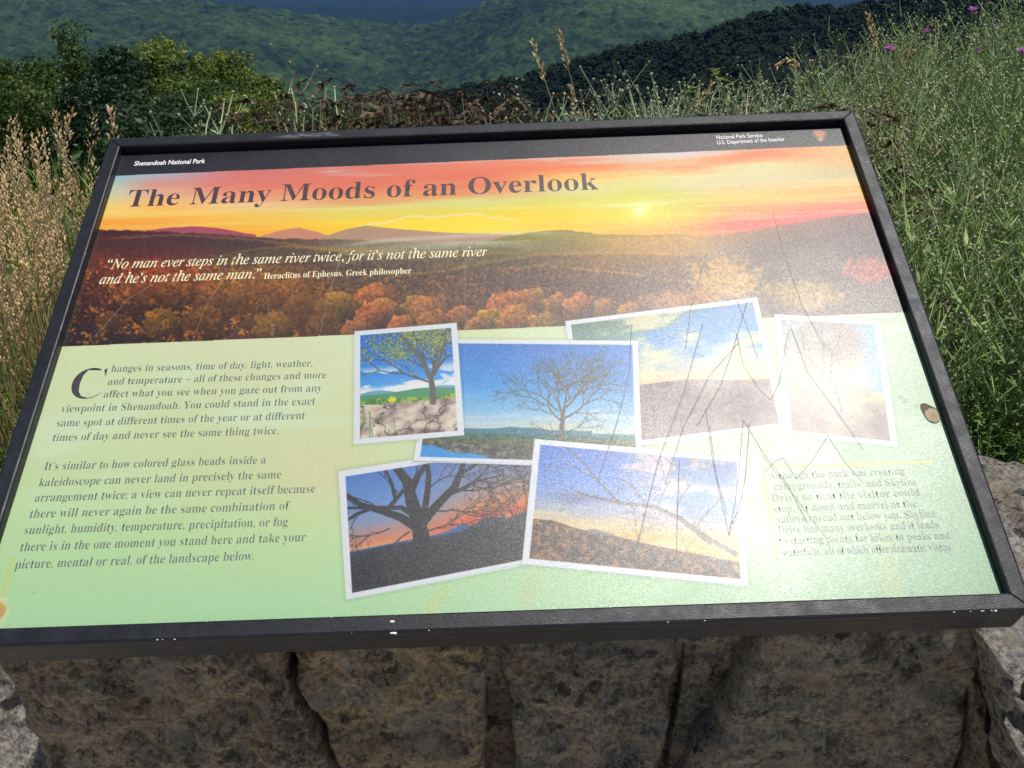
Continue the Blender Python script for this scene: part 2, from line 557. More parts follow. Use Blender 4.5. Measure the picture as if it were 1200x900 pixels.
    # stains on the green field
    for pts, wd, c, a in (([(14, 655), (6, 690), (-4, 720)], 9, (196, 206, 120), .55), ([(628, 668), (618, 700)], 20, (190, 200, 140), .5), ([(522, 690), (505, 712)], 16, (196, 206, 130), .45),
                          ([(1030, 612), (1040, 650), (1046, 690)], 24, (176, 190, 130), .5)):
        lay = np.zeros((TH, TW), np.float32)
        stroke(lay, [tx(*p) for p in pts], wd * 1.2, wd * 1.5, 1.0)
        img = lerp(img, C8(*c), lay * a * (.6 + .6 * fbm(X / 9, Y / 9, 3, 7)))

    # ---- the printed photographs
    def quad(px4):
        t4 = [tx(*p) for p in px4]
        return homog([(0, 0), (1, 0), (1, 1), (0, 1)], t4), t4

    def photo(px4, painter, border, shadow=True):
        Hq, t4 = quad(px4); Hqi = np.linalg.inv(Hq)
        xs = [p[0] for p in t4]; ys = [p[1] for p in t4]
        a, b, c, d = int(max(0, min(xs) - 12)), int(min(TW, max(xs) + 14)), int(max(0, min(ys) - 12)), int(min(TH, max(ys) + 14))
        gx, gy = txx[c:d, a:b], ty[c:d, a:b]
        w_ = Hqi[2, 0] * gx + Hqi[2, 1] * gy + Hqi[2, 2]
        A = (Hqi[0, 0] * gx + Hqi[0, 1] * gy + Hqi[0, 2]) / w_; B = (Hqi[1, 0] * gx + Hqi[1, 1] * gy + Hqi[1, 2]) / w_
        Wt = math.hypot(xs[1] - xs[0], ys[1] - ys[0]); Ht = math.hypot(xs[3] - xs[0], ys[3] - ys[0])
        ed = np.minimum(np.minimum(A, 1 - A) * Wt, np.minimum(B, 1 - B) * Ht)
        reg = img[c:d, a:b]
        sh = sm(-9, 3, ed) * .32
        reg[:] = lerp(reg, reg * C8(140, 175, 150), sh)
        a2 = (A * Wt - border) / (Wt - 2 * border); b2 = (B * Ht - border) / (Ht - 2 * border)
        asp2 = (Wt - 2 * border) / (Ht - 2 * border)
        p = painter(a2, b2, asp2).astype(np.float32)

        def loc(pt):
            aa = (pt[0] * (Wt - 2 * border) + border) / Wt; bb = (pt[1] * (Ht - 2 * border) + border) / Ht
            ww = Hq[2, 0] * aa + Hq[2, 1] * bb + Hq[2, 2]
            return (Hq[0, 0] * aa + Hq[0, 1] * bb + Hq[0, 2]) / ww - a, (Hq[1, 0] * aa + Hq[1, 1] * bb + Hq[1, 2]) / ww - c
        painter.extra(p, loc, Wt, asp2)
        inn = np.clip(ed - border + .5, 0, 1); out_ = np.clip(ed + .5, 0, 1)
        reg[:] = lerp(reg, C8(214, 220, 224) * np.ones(3, np.float32), out_)
        reg[:] = lerp(reg, p, inn)

    class P:
        def __init__(s, f, e): s.f, s.extra = f, e
        def __call__(s, *a): return s.f(*a)

    def stops(T_, st):
        return np.stack([np.interp(T_, [s[0] for s in st], [s[1][k] / 255 for s in st]) for k in range(3)], -1)

    def drawtree(p, loc, Wt, trunk, seed, col, depth, spread, L, w, asp, up=.05, leaves=None, wig=.12, amin=.75):
        rs = random.Random(seed); out = []
        for (pt, ang, l, ww, dp) in trunk:
            branches((pt[0] * asp, pt[1]), ang, l, ww, dp, rs, out, spread, up, wig)
        for pts, w0, w1, dp in out:
            P_ = [loc((x / asp, y)) for x, y in pts]
            stroke(p, P_, max(w0 * Wt, .75), max(w1 * Wt, .6), col, .95 if dp > 1 else amin)
        if leaves:
            for pts, w0, w1, dp in out:
                if dp <= 2:
                    for _ in range(leaves[0]):
                        x, y = pts[rs.randrange(5)]
                        c_ = leaves[1][rs.randrange(len(leaves[1]))]
                        cx, cy = loc(((x + rs.gauss(0, .03)) / asp, y + rs.gauss(0, .03)))
                        stroke(p, [(cx, cy), (cx + rs.uniform(-2, 2), cy + 1)], 3.4, 2, c_, .8)

    # spring, tree above the stone wall
    def f1(a, b, s):
        p = stops(b, [(0, (10, 96, 196)), (.35, (18, 120, 214)), (.5, (60, 150, 220)), (.62, (150, 190, 214))])
        n = fbm(a * 5, b * 12, 5, 71)
        cl_ = sm(.52, .62, n) * sm(.3, .4, b) * .8 + sm(.5, .56, b + (n - .5) * .1) * .75
        p = lerp(p, C8(222, 226, 226), np.clip(cl_, 0, 1) * (b < .63))
        p = lerp(p, C8(70, 140, 170), sm(.585, .59, b + .02 * np.sin(a * 9)) * .8)
        p = lerp(p, C8(64, 140, 96), sm(.6, .605, b + .025 * np.exp(-((a - .65) / .25) ** 2)))
        g = fbm(a * 40, b * 40, 3, 3)
        p = lerp(p, stops(g, [(.3, (50, 110, 30)), (.7, (150, 180, 50))]), sm(.655, .665, b + (fbm(a * 12, b * 0, 3, 5) - .5) * .06))
        st_ = fbm(a * 9 + b * 4, b * 14, 5, 33); ck = np.abs(fbm(a * 6 + 3, b * 9, 4, 88) - .5)
        rock = stops(st_, [(.2, (96, 84, 78)), (.45, (176, 156, 148)), (.6, (196, 184, 160)), (.85, (222, 214, 200))]) * (0.35 + .65 * sm(0.0, .035, ck))[..., None]
        p = lerp(p, rock, sm(.69, .7, b + (fbm(a * 7, b * 0, 3, 6) - .5) * .03))
        p = lerp(p, C8(214, 206, 20), sm(.05, .03, np.hypot(a - .34, (b - .66) * 1.6) + (g - .5) * .05))
        p = lerp(p, C8(90, 130, 60), sm(.55, .7, fbm(a * 30, b * 6, 3, 44)) * sm(.24, .08, np.abs(a - .18)) * (b > .76) * .8)
        return p

    def e1(p, loc, Wt, s):
        oc = [C8(120, 140, 60), C8(150, 160, 80), C8(100, 130, 56), C8(170, 176, 100)]
        drawtree(p, loc, Wt, [((.76, .5), -1.9, .2, .035, 5), ((.76, .48), -1.3, .2, .035, 5), ((.75, .53), -2.75, .24, .022, 4), ((.78, .46), -1.0, .2, .03, 4), ((.72, .3), -2.3, .2, .02, 4)], 12, C8(70, 72, 62), 5, .5, .2, .04, s,
                 leaves=(3, oc), amin=.6)
        for (x0, y0, x1, y1, w0, w1) in ((.76, .72, .75, .48, 13, 10), (.75, .5, .62, .25, 9, 5), (.62, .25, .42, .02, 5, 3), (.75, .48, .86, .3, 7, 5), (.86, .3, .95, .0, 5, 3), (.66, .33, .58, 0, 4, 3)):
            stroke(p, [loc((x0, y0)), loc(((x0 + x1) / 2 + .01, (y0 + y1) / 2)), loc((x1, y1))], w0, w1, C8(84, 86, 74))

    def f2(a, b, s):
        p = stops(b, [(0, (14, 110, 196)), (.35, (24, 136, 214)), (.6, (110, 176, 216)), (.72, (170, 198, 208)), (.8, (190, 196, 180))])
        p = lerp(p, C8(60, 130, 206), (a > .6) * .2 * (b < .5))
        p = lerp(p, C8(196, 212, 222), sm(.5, .7, fbm(a * 3, b * 16, 4, 15)) * sm(.4, .6, b) * .6)
        p = lerp(p, C8(196, 196, 170), np.exp(-((a - .62) / .2) ** 2 - ((b - .74) / .05) ** 2) * .8)
        r = .755 - .02 * np.exp(-((a - .42) / .06) ** 2) - .015 * np.exp(-((a - .52) / .05) ** 2) + .02 * (a > .8)
        p = lerp(p, C8(20, 110, 130), sm(0, .01, b - r))
        p = lerp(p, C8(30, 92, 86) * (0.6 + .8 * fbm(a * 30, b * 60, 3, 9))[..., None], sm(0, .02, b - .79 - .03 * (fbm(a * 6, b * 0, 2, 1) - .5)))
        p = lerp(p, C8(74, 84, 44) * (0.5 + fbm(a * 40, b * 60, 3, 19))[..., None], sm(0, .02, b - .84 + .02 * a))
        wall = .86 + .06 * a
        stn = stops(fbm(a * 46, b * 60, 3, 23), [(.2, (30, 34, 36)), (.5, (74, 76, 70)), (.8, (120, 122, 110))])
        p = lerp(p, stn, sm(0, .01, b - wall))
        p = lerp(p, C8(20, 140, 206), sm(0, .012, b - (.9 + .13 * a / .5) + .01 * np.sin(a * 30)))
        return p

    def e2(p, loc, Wt, s):
        drawtree(p, loc, Wt, [((.66, .62), -2.0, .18, .012, 5), ((.66, .6), -1.05, .18, .012, 5), ((.655, .68), -2.6, .16, .009, 5), ((.665, .66), -.5, .17, .010, 5), ((.66, .62), -1.5, .18, .011, 5), ((.64, .6), -2.3, .18, .009, 4),
                              ((.66, .78), -2.9, .1, .006, 3), ((.67, .78), -.25, .1, .006, 3)], 5, C8(66, 70, 66), 6, .46, .2, .03, s, wig=.2, amin=.65)
        stroke(p, [loc((.658, .86)), loc((.66, .74)), loc((.662, .6))], 12, 7, C8(84, 84, 78))

    def f3(a, b, s):
        mx = np.clip(a * 1.1 + .2 * b, 0, 1)
        p = stops(b, [(0, (70, 116, 186)), (.25, (92, 134, 190)), (.42, (126, 140, 170)), (.52, (176, 130, 120)), (.62, (214, 120, 80))])
        p2 = stops(b, [(0, (96, 120, 170)), (.18, (120, 126, 156)), (.34, (186, 140, 120)), (.46, (232, 120, 46)), (.56, (226, 64, 30)), (.62, (180, 30, 60))])
        p = lerp(p, p2, sm(.25, .85, a))
        yl = np.exp(-((a - .0) / .3) ** 2 - ((b - .66) / .05) ** 2)
        p = lerp(p, C8(206, 176, 130), yl * .8)
        r = .635 - .03 * a; p = lerp(p, C8(30, 90, 150), sm(0, .006, b - (r - .04 * np.exp(-((a - .57) / .06) ** 2))))
        r2 = np.interp(a, [0, .55, .62, .7, .76, .82, .9, 1.0], [.66, .66, .60, .555, .56, .59, .56, .55])
        ds = np.hypot((a - .81) * s, b - .57)
        p = lerp(p, C8(255, 150, 60), np.exp(-(ds / .05) ** 2))
        p = lerp(p, C8(255, 240, 200), sm(.018, .008, ds))
        p = lerp(p, C8(40, 52, 78), sm(0, .008, b - r2))
        p = lerp(p, C8(34, 40, 52) * (.8 + .4 * fbm(a * 50, b * 50, 3, 2))[..., None], sm(0, .02, b - .64 + .02 * a))
        p = lerp(p, C8(26, 27, 34), sm(.68, .8, b) * .8)
        return p

    def e3(p, loc, Wt, s):
        k = C8(30, 34, 42)
        for pts, w0, w1 in (([(.37, .72), (.35, .5), (.32, .3), (.3, .12), (.24, -.03)], 30, 14), ([(.32, .2), (.36, .08), (.42, -.03)], 14, 9), ([(.35, .55), (.26, .42), (.17, .34), (.07, .26), (-.02, .14)], 17, 8),
                            ([(.37, .5), (.44, .38), (.54, .24), (.58, .1), (.6, -.03)], 18, 8), ([(.38, .42), (.4, .25), (.41, .1), (.4, -.03)], 12, 8), ([(.34, .45), (.27, .34), (.2, .32), (.1, .29), (-.02, .26)], 10, 5),
                            ([(.21, .31), (.3, .16), (.28, .05)], 8, 5), ([(.24, .26), (.22, .1), (.19, -.02)], 7, 4), ([(.12, .3), (.04, .33), (-.02, .38)], 8, 4), ([(.5, .3), (.65, .22), (.8, .2)], 6, 2), ([(.56, .15), (.68, .06), (.9, .04)], 5, 2)):
            stroke(p, [loc(t) for t in pts], w0, w1, k)
        tr = [((.5, .3), -.1, .22, .008, 5), ((.55, .28), .15, .25, .008, 5), ((.45, .42), .1, .22, .008, 5), ((.65, .22), .1, .22, .007, 5), ((.3, .56), 2.9, .2, .007, 5), ((.38, .58), .2, .2, .007, 5), ((.2, .5), 2.9, .16, .006, 4),
              ((.14, .3), -2.2, .16, .007, 4), ((.25, .2), -2.3, .16, .006, 4), ((.42, .2), -.6, .15, .007, 4), ((.57, .12), -.3, .2, .007, 5), ((.62, .08), 0, .3, .006, 5), ((.1, .28), 2.6, .12, .005, 4), ((.34, .1), -1.2, .12, .006, 4), ((.7, .07), .1, .25, .005, 4)]
        drawtree(p, loc, Wt, tr, 9, k, 5, .42, .2, .01, s, up=0, wig=.25, amin=.7)

    def f4(a, b, s):
        p = stops(b, [(0, (46, 110, 206)), (.3, (84, 136, 212)), (.45, (120, 150, 200)), (.58, (160, 166, 180)), (.66, (204, 186, 140)), (.76, (226, 176, 96))])
        n = fbm(a * 4, b * 9, 5, 45)
        p = lerp(p, C8(206, 186, 190), sm(.48, .66, n) * sm(.2, .5, a) * (b < .6) * .85)
        p = lerp(p, C8(96, 110, 160), np.exp(-((a - .2) / .12) ** 2 - ((b - .45) / .045) ** 2) * .9)
        p = lerp(p, C8(216, 196, 150), sm(.5, .62, fbm(a * 3, b * 22, 4, 48)) * sm(.5, .6, b) * .7)
        r = np.interp(a, [0, .1, .2, .3, .4, .6, 1], [.66, .66, .70, .73, .74, .79, .86])
        r2 = np.interp(a, [0, .15, .25, .3, .36, .45, .6], [.72, .7, .72, .7, .715, .76, .9])
        p = lerp(p, C8(110, 116, 140), sm(0, .01, b - r2))
        gr = fbm(a * 50, b * 40, 4, 7)
        p = lerp(p, stops(gr, [(.25, (46, 34, 36)), (.5, (92, 66, 52)), (.75, (156, 110, 70))]), sm(0, .012, b - r + (gr - .5) * .02))
        p = lerp(p, C8(206, 176, 110), np.exp(-((a - .97) / .08) ** 2 - ((b - .72) / .09) ** 2))
        return p

    def e4(p, loc, Wt, s):
        k = C8(92, 84, 80)
        for pts, w0, w1 in (([(.86, .72), (.72, .55), (.6, .47), (.42, .46), (.26, .42), (.2, .4)], 11, 3), ([(.42, .46), (.38, .4), (.3, .27), (.22, .12), (.13, 0)], 5, 3), ([(.55, .46), (.48, .3), (.38, .22)], 4, 2), ([(.98, .8), (.86, .7), (.78, .6)], 10, 6)):
            stroke(p, [loc(t) for t in pts], w0, w1, k, .9)
        drawtree(p, loc, Wt, [((.3, .27), -2.6, .2, .005, 4), ((.25, .2), -.9, .14, .004, 4), ((.38, .4), -.6, .15, .005, 4), ((.6, .47), -1.2, .22, .006, 5), ((.7, .5), -1.4, .25, .007, 5), ((.5, .4), -1.8, .15, .004, 4), ((.3, .43), 2.9, .12, .004, 3),
                              ((.55, .95), -2, .15, .004, 4), ((.5, .85), -1.3, .12, .004, 4), ((.75, .9), -1.7, .15, .004, 4), ((.8, .6), -1.1, .25, .006, 5)], 21, k, 5, .5, .2, .01, s, up=0, wig=.22, amin=.6)

    def f5(a, b, s):
        p = stops(b, [(0, (90, 120, 104)), (.12, (96, 140, 130)), (.25, (90, 150, 190)), (.42, (150, 176, 186)), (.56, (214, 186, 140)), (.66, (206, 150, 120)), (.7, (140, 116, 110))])
        n = fbm(a * 3.5 + b, b * 7, 5, 91)
        p = lerp(p, C8(214, 206, 160), sm(.47, .62, n) * sm(.1, .2, a) * (b < .62) * .85)
        p = lerp(p, C8(50, 130, 206), sm(.5, .4, n) * sm(.25, .4, a) * (b < .4) * .75)
        r = .66 - .1 * sm(.0, .35, a) + .08 * sm(.5, 1, a)
        gr = fbm(a * 60, b * 50, 3, 17)
        p = lerp(p, stops(gr, [(.3, (92, 74, 80)), (.7, (132, 110, 108))]), sm(0, .012, b - r))
        return p

    def f6(a, b, s):
        n = fbm(a * 3, b * 5, 5, 14)
        p = stops(n * .5 + b * .5, [(.1, (140, 130, 128)), (.35, (160, 150, 140)), (.5, (196, 186, 150)), (.7, (150, 132, 130)), (1, (120, 104, 106))])
        p = lerp(p, C8(120, 170, 200), np.exp(-((a - .97) / .12) ** 2) * (b < .6) * .8)
        p = lerp(p, C8(130, 170, 200), sm(.5, .6, n) * (b < .5) * .4)
        return p

    def e6(p, loc, Wt, s):
        drawtree(p, loc, Wt, [((.55, .8), -1.6, .3, .02, 5), ((.3, .6), -1.2, .2, .01, 4)], 4, C8(110, 96, 92), 5, .5, .2, .02, s)
    nope = lambda *a: None
    photo([(662, 376), (887, 348), (921, 501), (682, 530)], P(f5, nope), 11)
    photo([(907, 368), (1031, 375), (1052, 524), (921, 510)], P(f6, e6), 12)
    photo([(396, 552), (640, 514), (640, 657), (405, 703)], P(f3, e3), 12)
    photo([(507, 397), (747, 399), (753, 549), (484, 541)], P(f2, e2), 11)
    photo([(626, 514), (871, 535), (876, 687), (611, 661)], P(f4, e4), 12)
    photo([(415, 388), (535, 378), (544, 510), (414, 521)], P(f1, e1), 12)
    # yellow rule of the side text
    for p0, p1 in (((893, 548), (1091, 541)), ((893, 548), (912, 656))):
        stroke(img, [tx(*p0), tx(*p1)], 4, 4, C8(214, 196, 60), .9)
    # arrowhead emblem in the header band
    def poly(pts, col):
        P_ = [tx(*p) for p in pts]
        xs = [p[0] for p in P_]; ys = [p[1] for p in P_]
        a, b, c, d = int(min(xs) - 2), int(max(xs) + 3), int(min(ys) - 2), int(max(ys) + 3)
        yy, xx = np.mgrid[c:d, a:b]; acc = np.zeros(xx.shape, np.float32)
        for ox in (.17, .5, .83):
            for oy in (.17, .5, .83):
                ins = np.zeros(xx.shape, bool)
                for i in range(len(P_)):
                    (x0, y0), (x1, y1) = P_[i - 1], P_[i]
                    cnd = ((y0 > yy + oy) != (y1 > yy + oy)) & (xx + ox < (x1 - x0) * (yy + oy - y0) / (y1 - y0 + 1e-9) + x0)
                    ins ^= cnd
                acc += ins / 9
        img[c:d, a:b] = lerp(img[c:d, a:b], C8(*col), acc)
    poly([(951, 153.6), (954, 152.6), (958, 153), (960, 152.2), (963, 153), (967.5, 153.6), (968.5, 158), (966, 164), (962, 167), (956, 163), (952, 158)], (150, 74, 44))
    poly([(954, 154), (960, 153), (966, 155), (965, 161), (961, 163), (956, 159)], (190, 120, 80))
    poly([(951, 154), (954, 155), (957, 161), (961, 166), (956, 163), (952, 158)], (70, 90, 60))
    poly([(958, 162.5), (965, 161.5), (962, 166), (960, 165)], (150, 160, 150))
    # ---- scratches
    sc = np.zeros((TH, TW), np.float32)
    heavy = [[(906, 250), (915, 290), (938, 355), (967, 408)], [(875, 352), (858, 410), (842, 455), (815, 500)], [(862, 392), (872, 430), (890, 458), (903, 468)], [(903, 468), (912, 448), (920, 405), (925, 386)],
             [(926, 384), (945, 435), (975, 475), (1012, 526)], [(871, 494), (868, 540), (862, 590), (854, 627)], [(878, 494), (872, 560), (866, 600), (854, 620)], [(871, 492), (892, 530), (920, 565), (945, 612)], [(893, 535), (930, 580), (968, 630)],
             [(970, 511), (952, 540), (933, 562)], [(933, 562), (916, 535), (908, 540), (896, 556)], [(969, 512), (990, 540), (1010, 565)], [(832, 500), (840, 560), (854, 627)], [(827, 480), (834, 540), (850, 600)],
             [(802, 408), (810, 360), (828, 300)], [(797, 540), (794, 600), (791, 650)], [(862, 350), (878, 395), (888, 420)], [(824, 380), (800, 460), (770, 540), (745, 640)], [(866, 400), (830, 440), (800, 500), (778, 570)], [(740, 380), (738, 440), (720, 500), (700, 560)]]
    for pl in heavy:
        for dx in ((0, 1.5) if len(pl) != 3 else (0,)):
            pp = [tx(x + dx + rng.uniform(-1.4, 1.4), y + rng.uniform(-2, 2)) for x, y in pl]
            stroke(sc, pp, 1.5 if dx == 0 else 1.0, 1.2, 1.0 if dx == 0 else .62)
    light = [[(262, 325), (240, 360), (222, 410)], [(397, 310), (385, 345), (370, 410)], [(402, 290), (390, 330)], [(110, 395), (150, 350), (200, 320)], [(585, 415), (570, 440), (556, 490)], [(608, 407), (598, 455)],
             [(597, 500), (602, 560), (612, 620)], [(545, 300), (545, 420), (548, 520)], [(608, 300), (607, 350)], [(640, 320), (660, 300), (690, 270)], [(225, 410), (213, 480), (205, 560)], [(370, 410), (360, 470), (350, 545)], [(560, 520), (545, 560)],
             [(312, 345), (320, 395)], [(560, 480), (566, 555)], [(1040, 690), (1060, 660), (1078, 645)], [(650, 540), (672, 600), (680, 650)]]
    for pl in light:
        stroke(sc, [tx(*p) for p in pl], 1.5, 1.1, .55)
    for _ in range(420):
        x = rng.gauss(560, 230); y = rng.uniform(190, 690); a = rng.gauss(1.75, .5); L = rng.expovariate(1 / 16) + 3
        stroke(sc, [tx(x, y), tx(x + math.cos(a) * L / 2 + rng.uniform(-1, 1), y + math.sin(a) * L / 2), tx(x + math.cos(a) * L, y + math.sin(a) * L)], 1.0, .8, rng.uniform(.08, .32))
    for _ in range(900):
        x, y = rng.uniform(-10, 1160), rng.uniform(150, 720)
        p = tx(x, y); stroke(sc, [p, (p[0] + 1, p[1] + .5)], 1.6, 1.2, rng.uniform(.1, .6))
    # fine print grain and a few dark specks
    img = img * (1 + (_TAB[(ty.astype(int) * 3) & 255, (txx.astype(int) * 5 + ty.astype(int) // 80) & 255] - .5)[..., None] * .05)
    for _ in range(140):
        x, y = rng.uniform(0, 1150), rng.uniform(400, 715)
        p = tx(x, y); stroke(img, [p, (p[0] + .8, p[1])], 1.4, 1.2, C8(96, 96, 70), rng.uniform(.2, .7))
    x_, y_ = tx(823, 417); stroke(img, [(x_, y_), (x_ + 1, y_)], 4.5, 4, C8(70, 70, 66), .9)
    # rusty ring and brown stain spots
    for (cx, cy, r) in ((-2, 715, 9),):
        d_ = np.hypot(X - cx, (Y - cy) * .8) + (fbm(X / 5, Y / 5, 3, 8) - .5) * 6
        img = lerp(img, C8(206, 150, 80), sm(r + 3, r - 4, d_) * .8); img = lerp(img, C8(230, 220, 170), np.exp(-((d_ - r - 2) / 2) ** 2) * .6)
    for cx, cy in ((1024, 482), (1030, 487), (1055, 466), (1060, 470), (1075, 476)):
        img = lerp(img, C8(110, 130, 90), np.exp(-(np.hypot(X - cx, Y - cy) / 2.6) ** 2) * .7)
    out = np.zeros((TH, TW, 4), np.float32)
    out[..., :3] = np.clip(img, 0, 1); out[..., 3] = np.clip(1 - sc, 0, 1)
    im = bpy.data.images.new('panel_print', TW, TH, alpha=True)
    im.alpha_mode = 'CHANNEL_PACKED'
    im.pixels.foreach_set(out[::-1].ravel())
    im.update(); im.pack()
    return im

# ------------------------------------------------------------------ wayside sign
def pmat(u, v, n=0.0):
    """panel metres -> sign-local"""
    return (u, v * math.cos(TILT) - n * math.sin(TILT), v * math.sin(TILT) + n * math.cos(TILT))


def glare_nodes(t, amount=1.0):
    """worn anti-glare film: fine sparkling grain on the normal"""
    oc = t.coord('Object')
    n1 = t.noise(620, 1.5, 0.6, oc, out='Color')
    n2 = t.noise(1500, 1, 0.6, oc, out='Color')
    a = t.n('VectorMath'); a.operation = 'SUBTRACT'; t.l(n1, a.inputs[0]); a.inputs[1].default_value = (.5, .5, .5)
    a2 = t.n('VectorMath'); a2.operation = 'SUBTRACT'; t.l(n2, a2.inputs[0]); a2.inputs[1].default_value = (.5, .5, .5)
    s1 = t.n('VectorMath'); s1.operation = 'SCALE'; t.l(a.outputs[0], s1.inputs[0]); s1.inputs['Scale'].default_value = 0.15 * amount
    s2 = t.n('VectorMath'); s2.operation = 'SCALE'; t.l(a2.outputs[0], s2.inputs[0]); s2.inputs['Scale'].default_value = 0.12 * amount
    g = t.n('NewGeometry')
    ad = t.n('VectorMath'); ad.operation = 'ADD'; t.l(s1.outputs[0], ad.inputs[0]); t.l(s2.outputs[0], ad.inputs[1])
    ad2 = t.n('VectorMath'); ad2.operation = 'ADD'; t.l(g.outputs['Normal'], ad2.inputs[0]); t.l(ad.outputs[0], ad2.inputs[1])
    nn = t.n('VectorMath'); nn.operation = 'NORMALIZE'; t.l(ad2.outputs[0], nn.inputs[0])
    return nn.outputs[0], n2


GLOSS = dict(rough=0.375, spec=0.485)


def print_mat(name, image=None, col=(0.1, 0.1, 0.1)):
    t = NT(name)
    nrm, grain = glare_nodes(t)
    if image is not None:
        ti = t.n('TexImage'); ti.image = image; ti.interpolation = 'Cubic'; ti.extension = 'EXTEND'
        uv = t.n('UVMap'); t.l(uv.outputs[0], ti.inputs[0])
        scr = t.math('SUBTRACT', 1.0, ti.outputs['Alpha'], True)
        aged = t.mix(1.0, ti.outputs['Color'], (0.69, 0.68, 0.675), 'MULTIPLY')
        c = t.mix(t.math('MULTIPLY', scr, 0.38), aged, (0.55, 0.55, 0.53))
        c = t.mix(t.ramp(scr, [(.42, (0, 0, 0)), (.7, (.8, .8, .8))]), c, (0.10, 0.09, 0.085))
        t.l(c, t.b.inputs['Base Color'])
        t.l(t.math('MULTIPLY', t.math('SUBTRACT', 1.0, t.math('MULTIPLY', scr, 0.95)), GLOSS['spec']), t.b.inputs['Specular IOR Level'])
    else:
        t.b.inputs['Base Color'].default_value = (*col, 1)
        t.b.inputs['Specular IOR Level'].default_value = GLOSS['spec']
    # patchy wear of the gloss, slight colour fringing in the sparkle
    w = t.noise(9, 4, 0.6, t.coord('Object'))
    t.l(t.ramp(w, [(0.3, (GLOSS['rough'] - .03,) * 3), (0.7, (GLOSS['rough'] + .05,) * 3)]), t.b.inputs['Roughness'])
    tint = t.mix(0.45, (1, 1, 1), grain)
    bright = t.n('VectorMath'); bright.operation = 'SCALE'; t.l(tint, bright.inputs[0]); bright.inputs['Scale'].default_value = 1.25
    t.l(bright.outputs[0], t.b.inputs['Specular Tint'])
    t.l(nrm, t.b.inputs['Normal'])
    return t.m


ART = make_art()
M_print = print_mat('printed_film', ART)
M_ink = print_mat('brown_ink', None, (0.05, 0.04, 0.05))
M_ink2 = print_mat('title_ink', None, (0.055, 0.03, 0.035))
M_cream = print_mat('cream_ink', None, (0.72, 0.66, 0.42))
M_white = print_mat('white_ink', None, (0.78, 0.78, 0.76))
M_slate = print_mat('slate_ink', None, (0.11, 0.135, 0.125))


def frame_mat():
    t = NT('black_painted_metal')
    oc = t.coord('Object')
    f = t.noise(35, 5, 0.65, oc)
    c = t.ramp(f, [(0.3, (0.007, 0.008, 0.012)), (0.6, (0.013, 0.014, 0.020)), (0.8, (0.028, 0.029, 0.036))])
    chips = t.ramp(t.noise(160, 4, 0.75, oc), [(0.70, (0, 0, 0)), (0.74, (1, 1, 1))])
    c = t.mix(t.math('MULTIPLY', chips, 0.35), c, (0.3, 0.29, 0.28))
    t.l(c, t.b.inputs['Base Color'])
    t.l(t.ramp(t.noise(60, 4, 0.6, oc), [(0.3, (0.36,) * 3), (0.7, (0.52,) * 3)]), t.b.inputs['Roughness'])
    st = t.n('Mapping'); st.inputs['Scale'].default_value = (1, 3.5, 3.5); t.l(oc, st.inputs[0])
    b1 = t.bump(t.noise(220, 3, 0.6, st.outputs[0]), 0.35, 0.0008)
    b2 = t.bump(t.noise(900, 2, 0.6, oc), 0.25, 0.0004, b1)
    t.l(b2, t.b.inputs['Normal'])
    t.b.inputs['Specular IOR Level'].default_value = 0.28
    return t.m


M_frame = frame_mat()
M_case = plain('dark_case_paint', (0.02, 0.021, 0.025), 0.5, 0.35, 0.3, 30, 0.3, 300)
sign = empty('wayside_sign', (0, 0, ZB), label='black framed information sign about the moods of an overlook, tilted over the stone wall', cat='sign')

# the panel: a thin printed sheet
pb = MB(); n_ = 24
T_ = 0.003
ex = 0.004
V4 = [pmat(-ex, -0.012, 0), pmat(PW + ex, -0.012, 0), pmat(PW + ex, PH + ex, 0), pmat(-ex, PH + ex, 0)]
V4b = [pmat(-ex, -0.012, -T_), pmat(PW + ex, -0.012, -T_), pmat(PW + ex, PH + ex, -T_), pmat(-ex, PH + ex, -T_)]
pb.v = V4 + V4b
pb.f = [(0, 1, 2, 3), (7, 6, 5, 4), (0, 4, 5, 1), (1, 5, 6, 2), (2, 6, 7, 3), (3, 7, 4, 0)]
panel = pb.build('printed_panel', M_print, sign)
panel['label'] = 'printed sheet with a sunset picture above a pale green field'
uvl = panel.data.uv_layers.new(name='UVMap')


def uv_of(u, v):
    return (u / PW, v / PH)


cuv = [uv_of(-ex, -0.012), uv_of(PW + ex, -0.012), uv_of(PW + ex, PH + ex), uv_of(-ex, PH + ex)] * 2
for lp in panel.data.loops:
    uvl.data[lp.index].uv = cuv[lp.vertex_index]

# the six photographs are flat areas of the print, laid a hair above the sheet and cut to what each shows
PHOTOS = [
    ([(662, 376), (887, 348), (921, 501), (753, 523), (747, 399), (665, 397.6)], 'pale cloudy photograph behind the bare tree photograph'),
    ([(907, 368), (1031, 375), (1052, 524), (921, 510)], 'washed out upright photograph at the right'),
    ([(396, 552), (484, 540), (622, 543), (611, 661), (405, 703)], 'sunset photograph with a dark branching tree'),
    ([(542, 398), (747, 399), (753, 524), (626, 514), (622.5, 543), (484, 541), (488, 516), (544, 510)], 'photograph of a bare tree against bright blue sky'),
    ([(626, 514), (871, 535), (876, 687), (611, 661)], 'evening photograph with a long bare branch'),
    ([(415, 388), (535, 378), (544, 510), (414, 521)], 'small photograph of a leafing tree above a stone wall')]
for k, (pl, lb) in enumerate(PHOTOS):
    uvs = [q(*p) for p in pl]
    b = MB(); n = len(uvs)
    for (u, v) in uvs:
        b.v.append(pmat(u * PH, v * PH, 0.00012))
    b.f.append(tuple(range(n))[::-1])
    o = b.build('printed_photograph', M_print, sign)
    o['label'] = lb
    ul = o.data.uv_layers.new(name='UVMap')
    for lp in o.data.loops:
        u, v = uvs[lp.vertex_index]; ul.data[lp.index].uv = (u / ASP, v)

